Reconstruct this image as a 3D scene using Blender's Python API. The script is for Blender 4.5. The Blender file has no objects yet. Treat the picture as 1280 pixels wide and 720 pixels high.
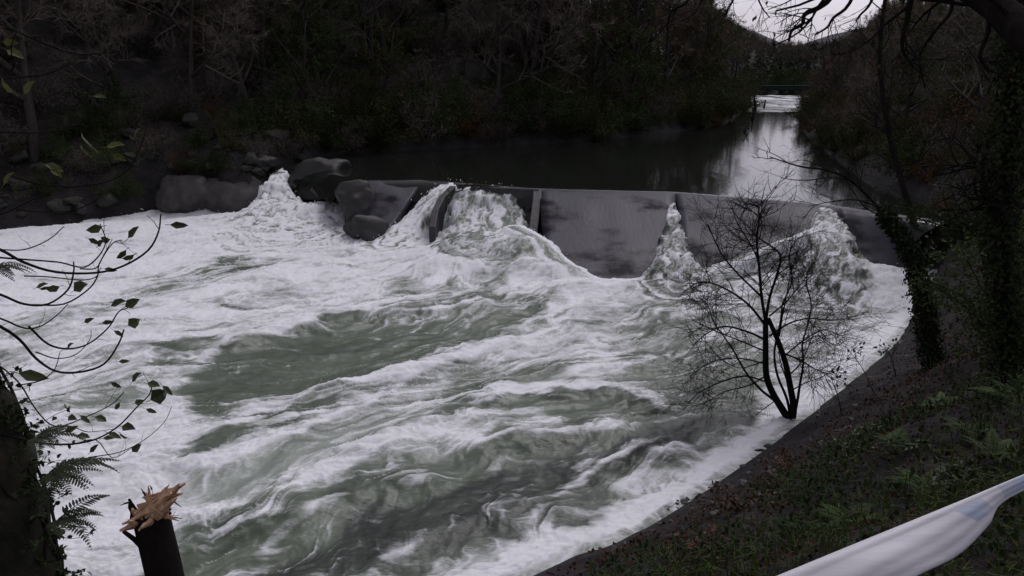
import bpy, math, random
import numpy as np
from mathutils import Vector, Matrix

# ------------------------------------------------------------------ camera, sky, sun
sc = bpy.context.scene
col = sc.collection
H, PITCH, FPX = 9.0, math.radians(15.7), 995.0
cam_d = bpy.data.cameras.new("camera")
cam = bpy.data.objects.new("camera", cam_d)
col.objects.link(cam)
cam.location = (0, 0, H)
cam.rotation_euler = (math.radians(90) - PITCH, 0, 0)
cam_d.sensor_width = 36.0
cam_d.lens = FPX / 1280 * 36.0
cam_d.clip_start, cam_d.clip_end = 0.05, 4000
sc.camera = cam

SUN_EL, SUN_AZ = math.radians(58), math.radians(30)
world = bpy.data.worlds.new("World")
sc.world = world
world.use_nodes = True
wn, wl = world.node_tree.nodes, world.node_tree.links
wn.clear()
sky = wn.new("ShaderNodeTexSky")
sky.sky_type = 'NISHITA'
sky.sun_disc = False
sky.sun_elevation, sky.sun_rotation = SUN_EL, SUN_AZ
sky.air_density, sky.dust_density, sky.ozone_density = 1.0, 2.0, 1.0
hs = wn.new("ShaderNodeHueSaturation")
hs.inputs["Saturation"].default_value = 0.10
tint = wn.new("ShaderNodeMix"); tint.data_type = 'RGBA'; tint.blend_type = 'MULTIPLY'
tint.inputs[0].default_value = 1.0
tint.inputs[7].default_value = (1.005, 0.955, 1.075, 1)
cl = wn.new("ShaderNodeTexNoise"); cl.inputs["Scale"].default_value = 5.0
cl.inputs["Detail"].default_value = 5.0; cl.inputs["Roughness"].default_value = 0.55
tc = wn.new("ShaderNodeTexCoord")
mr = wn.new("ShaderNodeMapRange")
mr.inputs[1].default_value, mr.inputs[2].default_value = 0.3, 0.7
mr.inputs[3].default_value, mr.inputs[4].default_value = 0.84, 1.12
clm = wn.new("ShaderNodeVectorMath"); clm.operation = 'SCALE'
bg = wn.new("ShaderNodeBackground"); bg.inputs[1].default_value = 0.138
wo = wn.new("ShaderNodeOutputWorld")
wl.new(sky.outputs[0], hs.inputs["Color"])
wl.new(hs.outputs[0], tint.inputs[6])
wl.new(tc.outputs["Generated"], cl.inputs["Vector"])
wl.new(cl.outputs[0], mr.inputs[0])
wl.new(tint.outputs[2], clm.inputs[0]); wl.new(mr.outputs[0], clm.inputs["Scale"])
wl.new(clm.outputs[0], bg.inputs[0])
wl.new(bg.outputs[0], wo.inputs[0])

sun_d = bpy.data.lights.new("sun", 'SUN')
sun_d.energy, sun_d.angle, sun_d.color = 0.9, math.radians(25), (1.0, 0.97, 0.95)
sun = bpy.data.objects.new("sun", sun_d); col.objects.link(sun)
sd = Vector((math.sin(SUN_AZ) * math.cos(SUN_EL), math.cos(SUN_AZ) * math.cos(SUN_EL), math.sin(SUN_EL)))
sun.rotation_euler = (-sd).to_track_quat('-Z', 'Y').to_euler()

sc.view_settings.view_transform = 'Standard'
sc.view_settings.look = 'None'
sc.view_settings.exposure = -0.3
sc.view_settings.gamma = 1.0
sc.render.engine = 'CYCLES'
sc.cycles.max_bounces = 6
sc.cycles.diffuse_bounces = 2
sc.cycles.glossy_bounces = 3
sc.cycles.transparent_max_bounces = 8
sc.cycles.caustics_reflective = False
sc.cycles.caustics_refractive = False

# ------------------------------------------------------------------ helpers
CP, SP = math.cos(PITCH), math.sin(PITCH)

def ray(px, py):
    u, v = (px - 640) / FPX, (360 - py) / FPX
    return Vector((u, CP + v * SP, -SP + v * CP))

def gp(px, py, z=0.0):
    """world point where the sight line meets height z"""
    d = ray(px, py)
    t = (z - H) / d.z
    return Vector((d.x * t, d.y * t, z))

def dp(px, py, y):
    """world point on the sight line at distance y ahead"""
    d = ray(px, py)
    t = y / d.y
    return Vector((d.x * t, y, H + d.z * t))

def proj(X, Y, Z=0.0):
    dz = Z - H
    a = Y * CP - dz * SP
    b = Y * SP + dz * CP
    a = np.maximum(a, 0.5)
    return 640 + FPX * X / a, 360 - FPX * b / a

def sstep(a, b, x):
    t = np.clip((x - a) / (b - a), 0, 1)
    return t * t * (3 - 2 * t)

def perlin(x, y, seed=0):
    rs = np.random.RandomState(seed)
    ang = rs.rand(256) * 2 * np.pi
    gx, gy = np.cos(ang), np.sin(ang)
    perm = rs.permutation(256)
    xi, yi = np.floor(x).astype(np.int64), np.floor(y).astype(np.int64)
    xf, yf = x - xi, y - yi
    u, v = xf ** 3 * (xf * (xf * 6 - 15) + 10), yf ** 3 * (yf * (yf * 6 - 15) + 10)
    def g(ix, iy, dx, dy):
        h = perm[(perm[ix & 255] + iy) & 255]
        return gx[h] * dx + gy[h] * dy
    a = g(xi, yi, xf, yf); b = g(xi + 1, yi, xf - 1, yf)
    c = g(xi, yi + 1, xf, yf - 1); d = g(xi + 1, yi + 1, xf - 1, yf - 1)
    return ((a + u * (b - a)) + v * ((c + u * (d - c)) - (a + u * (b - a)))) * 1.5

def fbm(x, y, octs=4, seed=0, gain=0.5):
    s, a = 0, 1.0
    for i in range(octs):
        s = s + a * perlin(x * 2 ** i + 17.3 * i, y * 2 ** i - 9.1 * i, seed + i)
        a *= gain
    return s

def ridged(x, y, octs=4, seed=0, gain=0.5):
    s, a, t = 0, 1.0, 0
    for i in range(octs):
        s = s + a * (1 - np.abs(perlin(x * 2 ** i + 5.7 * i, y * 2 ** i + 3.3 * i, seed + i)) * 1.6)
        t += a; a *= gain
    return s / t

def polydist(X, Y, pts):
    """distance to a polyline, the side (left of travel > 0) and the position along it"""
    best = np.full(X.shape, 1e9); side = np.zeros(X.shape); along = np.zeros(X.shape)
    n = len(pts) - 1
    for i in range(n):
        ax, ay = pts[i][0], pts[i][1]; bx, by = pts[i + 1][0], pts[i + 1][1]
        dx, dy = bx - ax, by - ay
        L = math.hypot(dx, dy) + 1e-9
        t = np.clip(((X - ax) * dx + (Y - ay) * dy) / (L * L), 0, 1)
        ex, ey = X - ax - t * dx, Y - ay - t * dy
        d = np.hypot(ex, ey)
        cr = (dx * (Y - ay) - dy * (X - ax)) / L
        # near a joint the side is that of the segment faced more squarely
        m = (d < best - 1e-7) | ((np.abs(d - best) <= 1e-7) & (np.abs(cr) > np.abs(side)))
        best = np.where(m, d, best); side = np.where(m, cr, side); along = np.where(m, i + t, along)
    return best, np.sign(side), along

def smooth_line(pts, n=6):
    """Catmull-Rom through the points (tuples of any length)"""
    P = [np.array(p, float) for p in pts]
    P = [2 * P[0] - P[1]] + P + [2 * P[-1] - P[-2]]
    out = []
    for i in range(1, len(P) - 2):
        for k in range(n):
            t = k / n
            a, b, c, d = P[i - 1:i + 3]
            out.append(0.5 * (2 * b + (c - a) * t + (2 * a - 5 * b + 4 * c - d) * t * t + (3 * b - a - 3 * c + d) * t ** 3))
    out.append(P[-2])
    return out

def link(o, parent=None):
    col.objects.link(o)
    if parent is not None:
        o.parent = parent
    return o

def tag(o, label=None, cat=None, group=None, kind=None):
    if label: o["label"] = label
    if cat: o["category"] = cat
    if group: o["group"] = group
    if kind: o["kind"] = kind
    return o

def empty(name, loc=(0, 0, 0), label=None, cat=None, group=None):
    o = bpy.data.objects.new(name, None)
    o.empty_display_size = 0.2
    o.location = loc
    link(o)
    return tag(o, label, cat, group)

class MB:
    """collects tubes, leaves and blocks into one mesh"""
    def __init__(self):
        self.v, self.f = [], []
    def add(self, vs, fs):
        n = len(self.v)
        self.v.extend([tuple(p) for p in vs])
        self.f.extend([tuple(i + n for i in f) for f in fs])
    def tube(self, pts, radii, sides=5, cap=True):
        pts = [Vector(p) for p in pts]
        n = len(pts)
        if n < 2: return
        vs, fs = [], []
        up = None
        for i in range(n):
            t = (pts[min(i + 1, n - 1)] - pts[max(i - 1, 0)])
            if t.length < 1e-9: t = Vector((0, 0, 1))
            t.normalize()
            if up is None:
                up = t.orthogonal().normalized()
            else:
                up = (up - t * up.dot(t))
                up = up.normalized() if up.length > 1e-6 else t.orthogonal().normalized()
            w = t.cross(up)
            for k in range(sides):
                a = 2 * math.pi * k / sides
                vs.append(pts[i] + (up * math.cos(a) + w * math.sin(a)) * radii[i])
        for i in range(n - 1):
            for k in range(sides):
                k2 = (k + 1) % sides
                fs.append((i * sides + k, i * sides + k2, (i + 1) * sides + k2, (i + 1) * sides + k))
        if cap:
            fs.append(tuple(range(sides))[::-1])
            fs.append(tuple((n - 1) * sides + k for k in range(sides)))
        self.add(vs, fs)
    def ribbon(self, a, b, w, rng):
        d = b - a
        s = d.cross(Vector((rng.uniform(-1, 1), rng.uniform(-1, 1), rng.uniform(-1, 1))))
        if s.length < 1e-6: return
        s = s.normalized() * w * 0.5
        self.add([a - s, a + s, b], [(0, 1, 2)])
    def leaf(self, c, ax, nrm, L, W, fold=0.15):
        """a pointed, slightly folded leaf of six faces"""
        ax = ax.normalized()
        s = ax.cross(nrm)
        s = s.normalized() if s.length > 1e-6 else ax.orthogonal().normalized()
        n = s.cross(ax)
        up = n * (W * fold)
        p = [c, c + ax * L * .35 + s * W * .5 + up, c + ax * L * .75 + s * W * .33 + up, c + ax * L - n * W * .2,
             c + ax * L * .75 - s * W * .33 + up, c + ax * L * .35 - s * W * .5 + up, c + ax * L * .4, c + ax * L * .75]
        self.add(p, [(0, 1, 6), (1, 2, 7, 6), (2, 3, 7), (7, 3, 4), (6, 7, 4, 5), (0, 6, 5)])
    def quadleaf(self, c, ax, nrm, L, W):
        ax = ax.normalized(); s = ax.cross(nrm)
        s = s.normalized() if s.length > 1e-6 else ax.orthogonal().normalized()
        self.add([c, c + ax * L * .5 + s * W * .5, c + ax * L, c + ax * L * .5 - s * W * .5], [(0, 1, 2, 3)])
    def mesh(self, name, mat, smooth=False):
        me = bpy.data.meshes.new(name)
        me.from_pydata(self.v, [], self.f)
        me.materials.append(mat)
        if smooth:
            me.polygons.foreach_set("use_smooth", [True] * len(me.polygons))
        me.update()
        return me
    def build(self, name, mat, parent=None, smooth=False, loc=None):
        o = bpy.data.objects.new(name, self.mesh(name, mat, smooth))
        if loc is not None: o.location = loc
        return link(o, parent)

def grid_mesh(name, X, Y, Z, keep, mat, attrs=None, smooth=True):
    """mesh from 2-d coordinate arrays, faces kept where keep (per vertex) is true at all corners"""
    R, C = X.shape
    idx = np.arange(R * C).reshape(R, C)
    q = np.stack([idx[:-1, :-1], idx[:-1, 1:], idx[1:, 1:], idx[1:, :-1]], -1).reshape(-1, 4)
    k = keep.reshape(-1)
    q = q[k[q].all(1)]
    used = np.zeros(R * C, bool); used[q.reshape(-1)] = True
    remap = np.cumsum(used) - 1
    q = remap[q]
    co = np.stack([X, Y, Z], -1).reshape(-1, 3)[used]
    me = bpy.data.meshes.new(name)
    me.vertices.add(len(co)); me.vertices.foreach_set("co", co.astype(np.float32).reshape(-1))
    me.loops.add(q.size); me.loops.foreach_set("vertex_index", q.reshape(-1).astype(np.int32))
    me.polygons.add(len(q)); me.polygons.foreach_set("loop_start", np.arange(0, q.size, 4, dtype=np.int32))
    me.update(calc_edges=True)
    me.polygons.foreach_set("use_smooth", np.full(len(q), smooth))
    for an, av in (attrs or {}).items():
        a = me.attributes.new(an, 'FLOAT', 'POINT')
        a.data.foreach_set("value", av.reshape(-1)[used].astype(np.float32))
    me.materials.append(mat)
    me.validate()
    o = bpy.data.objects.new(name, me)
    return link(o)

# ------------------------------------------------------------------ materials
def new_mat(name):
    m = bpy.data.materials.new(name); m.use_nodes = True
    nt = m.node_tree
    return m, nt, nt.nodes["Principled BSDF"]

def mat_noise(name, c1, c2, rough=0.8, scale=3.0, bump=0.3, bscale=None, detail=6, stretch=(1, 1, 1), spec=0.3, dist=0.05):
    m, nt, b = new_mat(name)
    N, L = nt.nodes, nt.links
    t = N.new("ShaderNodeTexCoord"); mp = N.new("ShaderNodeMapping")
    mp.inputs["Scale"].default_value = stretch
    L.new(t.outputs["Object"], mp.inputs[0])
    n = N.new("ShaderNodeTexNoise"); n.inputs["Scale"].default_value = scale; n.inputs["Detail"].default_value = detail
    n.inputs["Roughness"].default_value = 0.65
    L.new(mp.outputs[0], n.inputs["Vector"])
    r = N.new("ShaderNodeValToRGB")
    r.color_ramp.elements[0].position, r.color_ramp.elements[1].position = 0.32, 0.68
    r.color_ramp.elements[0].color, r.color_ramp.elements[1].color = (*c1, 1), (*c2, 1)
    L.new(n.outputs[0], r.inputs[0]); L.new(r.outputs[0], b.inputs["Base Color"])
    b.inputs["Roughness"].default_value = rough
    b.inputs["Specular IOR Level"].default_value = spec
    if bump:
        n2 = N.new("ShaderNodeTexNoise"); n2.inputs["Scale"].default_value = bscale or scale * 4; n2.inputs["Detail"].default_value = 8
        L.new(mp.outputs[0], n2.inputs["Vector"])
        bp = N.new("ShaderNodeBump"); bp.inputs["Strength"].default_value = bump; bp.inputs["Distance"].default_value = dist
        L.new(n2.outputs[0], bp.inputs["Height"]); L.new(bp.outputs[0], b.inputs["Normal"])
    return m

def mat_leaf(name, c1, c2, rough=0.5, trans=0.25, scale=2.0, spec=0.35):
    """leaf colour varies from clump to clump and from tree to tree; some light passes through"""
    m, nt, b = new_mat(name)
    N, L = nt.nodes, nt.links
    oi = N.new("ShaderNodeObjectInfo"); t = N.new("ShaderNodeTexCoord")
    n = N.new("ShaderNodeTexNoise"); n.inputs["Scale"].default_value = scale; n.inputs["Detail"].default_value = 3
    L.new(t.outputs["Object"], n.inputs["Vector"])
    ad = N.new("ShaderNodeMath"); ad.operation = 'MULTIPLY_ADD'; ad.inputs[1].default_value = 0.5; ad.inputs[2].default_value = -0.25
    L.new(oi.outputs["Random"], ad.inputs[0])
    ad2 = N.new("ShaderNodeMath"); ad2.operation = 'ADD'
    L.new(n.outputs[0], ad2.inputs[0]); L.new(ad.outputs[0], ad2.inputs[1])
    r = N.new("ShaderNodeValToRGB")
    r.color_ramp.elements[0].position, r.color_ramp.elements[1].position = 0.25, 0.75
    r.color_ramp.elements[0].color, r.color_ramp.elements[1].color = (*c1, 1), (*c2, 1)
    L.new(ad2.outputs[0], r.inputs[0]); L.new(r.outputs[0], b.inputs["Base Color"])
    b.inputs["Roughness"].default_value = rough
    b.inputs["Specular IOR Level"].default_value = spec
    if trans > 0:
        tr = N.new("ShaderNodeBsdfTranslucent"); mx = N.new("ShaderNodeMixShader"); mx.inputs[0].default_value = trans
        L.new(r.outputs[0], tr.inputs[0]); L.new(b.outputs[0], mx.inputs[1]); L.new(tr.outputs[0], mx.inputs[2])
        L.new(mx.outputs[0], N["Material Output"].inputs[0])
    return m

def mat_white_water():
    m, nt, b = new_mat("white_water")
    N, L = nt.nodes, nt.links
    def attr(n):
        a = N.new("ShaderNodeAttribute"); a.attribute_name = n; return a.outputs["Fac"]
    def math_(op, a, b_, c=None):
        x = N.new("ShaderNodeMath"); x.operation = op
        for i, v in enumerate((a, b_, c)):
            if v is None: continue
            if isinstance(v, (int, float)): x.inputs[i].default_value = v
            else: L.new(v, x.inputs[i])
        return x.outputs[0]
    def noise(vec, s, d=6, r=0.6, dist=0.0):
        n = N.new("ShaderNodeTexNoise"); n.inputs["Scale"].default_value = s; n.inputs["Detail"].default_value = d
        n.inputs["Roughness"].default_value = r; n.inputs["Distortion"].default_value = dist
        L.new(vec, n.inputs["Vector"]); return n.outputs[0]
    t = N.new("ShaderNodeTexCoord"); mp = N.new("ShaderNodeMapping")
    mp.inputs["Rotation"].default_value = (0, 0, math.radians(-30)); mp.inputs["Scale"].default_value = (0.52, 1.3, 1)
    L.new(t.outputs["Object"], mp.inputs[0])
    v = mp.outputs[0]
    n1 = noise(v, 1.3, 8, 0.62, 0.7)
    n2 = noise(v, 5.0, 6, 0.65, 0.4)
    foam = attr("foam")
    k = math_('MULTIPLY_ADD', math_('SUBTRACT', n1, 0.5), 0.34, foam)
    k = math_('MULTIPLY_ADD', math_('SUBTRACT', n2, 0.5), 0.50, k)
    n3 = noise(v, 15.0, 5, 0.7, 0.3)
    k = math_('MULTIPLY_ADD', math_('SUBTRACT', n3, 0.5), 0.50, k)
    r = N.new("ShaderNodeMapRange"); r.interpolation_type = 'SMOOTHSTEP'
    r.inputs[1].default_value, r.inputs[2].default_value = 0.16, 0.94
    L.new(k, r.inputs[0])
    milk = N.new("ShaderNodeValToRGB")
    e = milk.color_ramp.elements
    e[0].position, e[0].color = 0.0, (0.022, 0.025, 0.024, 1)
    e[1].position, e[1].color = 1.0, (0.46, 0.50, 0.455, 1)
    x = milk.color_ramp.elements.new(0.45); x.color = (0.120, 0.146, 0.108, 1)
    mk = math_('MULTIPLY_ADD', math_('SUBTRACT', n1, 0.5), 0.30, attr("milk"))
    L.new(mk, milk.inputs[0])
    mx = N.new("ShaderNodeMix"); mx.data_type = 'RGBA'
    L.new(r.outputs[0], mx.inputs[0]); L.new(milk.outputs[0], mx.inputs[6]); mx.inputs[7].default_value = (0.81, 0.82, 0.85, 1)
    L.new(mx.outputs[2], b.inputs["Base Color"])
    ro = N.new("ShaderNodeMapRange"); ro.inputs[3].default_value, ro.inputs[4].default_value = 0.16, 0.85
    L.new(r.outputs[0], ro.inputs[0]); L.new(ro.outputs[0], b.inputs["Roughness"])
    b.inputs["IOR"].default_value = 1.33
    hgt = math_('MULTIPLY_ADD', n2, 0.35, math_('MULTIPLY', n1, 0.6))
    hgt = math_('MULTIPLY_ADD', r.outputs[0], 0.25, hgt)
    hgt = math_('MULTIPLY_ADD', n3, 0.14, hgt)
    bp = N.new("ShaderNodeBump"); bp.inputs["Strength"].default_value = 0.55; bp.inputs["Distance"].default_value = 0.09
    L.new(hgt, bp.inputs["Height"]); L.new(bp.outputs[0], b.inputs["Normal"])
    return m

def mat_still_water():
    m, nt, b = new_mat("still_water")
    N, L = nt.nodes, nt.links
    b.inputs["Base Color"].default_value = (0.012, 0.014, 0.012, 1)
    b.inputs["Roughness"].default_value = 0.07
    b.inputs["IOR"].default_value = 1.33
    t = N.new("ShaderNodeTexCoord"); mp = N.new("ShaderNodeMapping"); mp.inputs["Scale"].default_value = (0.9, 0.35, 1)
    L.new(t.outputs["Object"], mp.inputs[0])
    n = N.new("ShaderNodeTexNoise"); n.inputs["Scale"].default_value = 1.6; n.inputs["Detail"].default_value = 4
    L.new(mp.outputs[0], n.inputs["Vector"])
    bp = N.new("ShaderNodeBump"); bp.inputs["Strength"].default_value = 0.10; bp.inputs["Distance"].default_value = 0.08
    L.new(n.outputs[0], bp.inputs["Height"]); L.new(bp.outputs[0], b.inputs["Normal"])
    return m

def mat_apron():
    """dark concrete under a thin, fast sheet of clear water"""
    m, nt, b = new_mat("wet_weir_concrete")
    N, L = nt.nodes, nt.links
    t = N.new("ShaderNodeTexCoord"); mp = N.new("ShaderNodeMapping"); mp.inputs["Scale"].default_value = (0.45, 0.55, 1)
    L.new(t.outputs["Object"], mp.inputs[0])
    n = N.new("ShaderNodeTexNoise"); n.inputs["Scale"].default_value = 0.9; n.inputs["Detail"].default_value = 6
    L.new(mp.outputs[0], n.inputs["Vector"])
    r = N.new("ShaderNodeValToRGB")
    r.color_ramp.elements[0].position, r.color_ramp.elements[1].position = 0.37, 0.50
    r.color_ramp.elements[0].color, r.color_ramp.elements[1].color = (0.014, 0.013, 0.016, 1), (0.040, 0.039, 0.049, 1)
    L.new(n.outputs[0], r.inputs[0]); L.new(r.outputs[0], b.inputs["Base Color"])
    sp = N.new("ShaderNodeMapRange"); sp.inputs[1].default_value, sp.inputs[2].default_value = 0.38, 0.50
    sp.inputs[3].default_value, sp.inputs[4].default_value = 0.08, 0.45
    L.new(n.outputs[0], sp.inputs[0]); L.new(sp.outputs[0], b.inputs["Specular IOR Level"])
    b.inputs["Roughness"].default_value = 0.42
    b.inputs["IOR"].default_value = 1.33
    b.inputs["Specular IOR Level"].default_value = 0.4
    n2 = N.new("ShaderNodeTexNoise"); n2.inputs["Scale"].default_value = 3.5; n2.inputs["Detail"].default_value = 5
    mp2 = N.new("ShaderNodeMapping"); mp2.inputs["Scale"].default_value = (1.6, 0.3, 1)
    L.new(t.outputs["Object"], mp2.inputs[0]); L.new(mp2.outputs[0], n2.inputs["Vector"])
    bp = N.new("ShaderNodeBump"); bp.inputs["Strength"].default_value = 0.25; bp.inputs["Distance"].default_value = 0.05
    L.new(n2.outputs[0], bp.inputs["Height"]); L.new(bp.outputs[0], b.inputs["Normal"])
    return m

M = {}
M['foam'] = mat_white_water()
M['still'] = mat_still_water()
M['apron'] = mat_apron()
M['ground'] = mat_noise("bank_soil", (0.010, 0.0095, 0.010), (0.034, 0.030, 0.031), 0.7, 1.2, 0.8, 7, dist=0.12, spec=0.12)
M['rock'] = mat_noise("river_rock", (0.022, 0.020, 0.020), (0.095, 0.087, 0.084), 0.75, 1.6, 0.9, 4.5, dist=0.10)
M['rock_wet'] = mat_noise("wet_rock", (0.011, 0.010, 0.010), (0.036, 0.033, 0.034), 0.6, 1.5, 0.8, 4, spec=0.5, dist=0.08)
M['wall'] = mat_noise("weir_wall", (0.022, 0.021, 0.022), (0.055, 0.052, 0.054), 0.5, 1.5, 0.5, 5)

# ------------------------------------------------------------------ the river: shore lines
UP = 2.6                                                   # level of the water held behind the weir
near_pts = [(-60, -42), (-30, -14), (-9, 4.9)]
near_pts += [tuple(gp(x, y, 0.1)[:2]) for x, y in ((652, 720), (760, 677), (850, 629), (950, 561), (1040, 492), (1103, 441), (1140, 402), (1180, 368), (1226, 345))]
near_pts += [tuple(gp(x, y, 1.2)[:2]) for x, y in ((1232, 318),)]
near_pts += [tuple(gp(x, y, UP)[:2]) for x, y in ((1190, 262), (1115, 236), (1062, 212), (1030, 188), (1004, 165), (1003, 146), (1010, 131), (1014, 122))]
near_pts += [(68, 176), (90, 184), (140, 194), (300, 205)]
near_line = [tuple(p) for p in smooth_line(near_pts, 4)]
far_pts = [(-90, 20), (-50, 34)]
far_pts += [tuple(gp(x, y, 0.0)[:2]) for x, y in ((0, 288), (110, 276), (210, 262))]
far_pts += [tuple(gp(x, y, 1.0)[:2]) for x, y in ((308, 246),)]
far_pts += [tuple(gp(x, y, UP)[:2]) for x, y in ((345, 205), (374, 201), (430, 193), (520, 188), (640, 182), (760, 174), (860, 163), (915, 150), (930, 135), (938, 124), (944, 117))]
far_pts += [(58, 186), (74, 203), (110, 218), (180, 230), (320, 240)]
far_line = [tuple(p) for p in smooth_line(far_pts, 4)]
crest_px = [(345, 207), (400, 213), (432, 226), (530, 225), (674, 236), (840, 241), (1015, 256), (1110, 268), (1230, 285)]
crest = [tuple(gp(x, y, UP)[:2]) for x, y in crest_px]

def shore_d(X, Y):
    """metres inland: > 0 on land, < 0 on the river; and which bank"""
    d1, s1, _ = polydist(X, Y, near_line)
    d2, s2, _ = polydist(X, Y, far_line)
    dn = np.where(s1 < 0, d1, -d1)
    df = np.where(s2 > 0, d2, -d2)
    return dn, df

def crest_s(X, Y):
    d, s, a = polydist(X, Y, [(-90, crest[0][1] + 6)] + crest + [(120, crest[-1][1] - 10)])
    return np.where(s > 0, d, -d)

def ground_z(X, Y):
    X = np.asarray(X, float); Y = np.asarray(Y, float)
    dn, df = shore_d(X, Y)
    s = crest_s(X, Y)
    lev = UP * sstep(-1.0, 0.6, s)
    land_lev = UP * sstep(-9.0, 1.0, s)
    n1 = fbm(X * 0.22, Y * 0.22, 4, 11)
    n2 = fbm(X * 0.9, Y * 0.9, 3, 31)
    # near bank: a steep wet foot, then a slope up to the path the camera stands on
    dd = np.maximum(dn, 0)
    zn = 0.75 * np.minimum(dd, 0.8) + 0.70 * np.clip(dd - 0.8, 0, 9.6) + 0.10 * np.clip(dd - 10.4, 0, 1e9)
    zn = np.minimum(zn, 7.35 + 0.06 * np.clip(dd - 10.4, 0, 200))
    farup = sstep(30, 60, Y)
    zn = zn * (1 - farup) + farup * (0.8 * np.minimum(dd, 1.2) + 0.16 * np.clip(dd - 1.2, 0, 18) + 0.42 * np.clip(dd - 19, 0, 90))
    zn = zn + land_lev + n1 * 0.5 * sstep(0.8, 5, dd) * (0.35 + 0.65 * sstep(5, 12, np.hypot(X, Y))) + n2 * 0.13 * sstep(0.2, 1.0, dd)
    # far bank: rock shelf, then the wooded hillside
    de = np.maximum(df, 0)
    zf = 1.0 * np.minimum(de, 1.2) + 0.30 * np.clip(de - 1.2, 0, 8) + 0.55 * np.clip(de - 9, 0, 90) + 0.05 * np.clip(de - 99, 0, 500)
    zf = zf * (1 - 0.55 * sstep(110, 320, Y)) + land_lev + n1 * 0.9 * sstep(0.8, 8, de) + n2 * 0.25 * sstep(0.1, 1, de)
    cap = H - 9.5 + Y * (0.026 + np.where(X / np.maximum(Y, 1) < .335, .60, .42) * np.abs(X / np.maximum(Y, 1) - .335))
    wv = sstep(140, 210, Y)
    zn = zn * (1 - wv) + np.minimum(zn, np.maximum(cap, UP + .4)) * wv
    zf = zf * (1 - wv) + np.minimum(zf, np.maximum(cap, UP + .4)) * wv
    zr = lev - 0.25 - np.minimum(1.4, 0.9 * np.minimum(np.maximum(-dn, 0), np.maximum(-df, 0)))
    zr = np.where(s < -0.5, np.minimum(zr, -1.6 + 1.4 * sstep(-1.5, 0, np.maximum(dn, df))), zr)
    return np.where(dn > 0, zn, np.where(df > 0, zf, zr))

def gz(x, y):
    return float(ground_z(np.array([[x]]), np.array([[y]]))[0, 0])

def nonuni(a, b, dense_a, dense_b, step, grow):
    xs = list(np.arange(dense_a, dense_b + 1e-6, step))
    s, x = step, xs[-1]
    while x < b: s *= grow; x += s; xs.append(x)
    s, x = step, xs[0]; lo = []
    while x > a: s *= grow; x -= s; lo.append(x)
    return np.array(lo[::-1] + xs)

gx = nonuni(-900, 1100, -10, 16, 0.16, 1.045)
gy = nonuni(-60, 1800, 1, 34, 0.16, 1.035)
GX, GY = np.meshgrid(gx, gy)
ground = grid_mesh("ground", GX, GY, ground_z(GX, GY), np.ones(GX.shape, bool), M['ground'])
tag(ground, kind="structure")

# ------------------------------------------------------------------ the white water below the weir
rows = 8.5 * (56 / 8.5) ** np.linspace(0, 1, 700)
cols = np.linspace(-1.0, 0.86, 1000)
YY = np.repeat(rows[:, None], len(cols), 1)
XX = cols[None, :] * (rows[:, None] * 0.93 + 3.2)

def rot(X, Y, a):
    c, s = math.cos(a), math.sin(a)
    return X * c + Y * s, -X * s + Y * c

# warped design coordinates
wx = XX + 0.55 * fbm(XX * 0.45, YY * 0.45, 4, 3); wy = YY + 0.9 * fbm(XX * 0.45 + 7, YY * 0.45, 4, 5)
PX, PY = proj(wx, wy)
U, V = rot(XX + 0.5 * fbm(XX * .3, YY * .3, 3, 71) + 2.2 * fbm(XX * .07, YY * .07, 2, 75), YY + 0.7 * fbm(XX * .3, YY * .3 + 4, 3, 73) + 2.2 * fbm(XX * .07 + 3, YY * .07, 2, 77), math.radians(24))

def ell(cx, cy, rx, ry, deg, soft=0.45):
    c, s = math.cos(math.radians(deg)), math.sin(math.radians(deg))
    dx, dy = PX - cx, PY - cy
    e = np.sqrt(((dx * c + dy * s) / rx) ** 2 + ((-dx * s + dy * c) / ry) ** 2)
    return 1 - sstep(1 - soft, 1 + soft, e)

# wave crests: (points on the water, height, front width, back width, foam)
CRESTS = [
    ([(225, 612), (330, 562), (450, 503), (560, 452), (690, 424)], 0.28, 0.5, 1.6, 0.55),
    ([(300, 632), (390, 600), (480, 568), (560, 542), (640, 548), (745, 537), (830, 525)], 0.42, 0.7, 1.3, 0.55),
    ([(215, 694), (310, 655), (400, 638), (490, 606), (590, 590)], 0.48, 0.75, 1.3, 0.5),
    ([(590, 507), (655, 487), (760, 492), (860, 512)], 0.35, 0.45, 1.0, 0.6),
    ([(255, 452), (330, 418), (450, 392), (560, 384), (640, 372)], 0.35, 0.6, 1.5, 0.45),
    ([(240, 560), (370, 505), (490, 470), (600, 440)], 0.22, 0.35, 1.0, 0.45),
    ([(430, 720), (560, 668), (680, 612), (790, 572), (900, 532)], 0.25, 0.5, 0.8, 0.40),
    ([(700, 470), (800, 452), (900, 430)], 0.2, 0.3, 0.9, 0.4),
    ([(820, 400), (900, 385), (980, 372)], 0.2, 0.3, 0.9, 0.4),
    ([(520, 362), (600, 340), (680, 338)], 0.3, 0.5, 1.0, 0.5),
    ([(60, 520), (150, 480), (230, 450)], 0.25, 0.5, 1.0, 0.3),
]
hgt = np.zeros(XX.shape); crestfoam = np.zeros(XX.shape)
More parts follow.
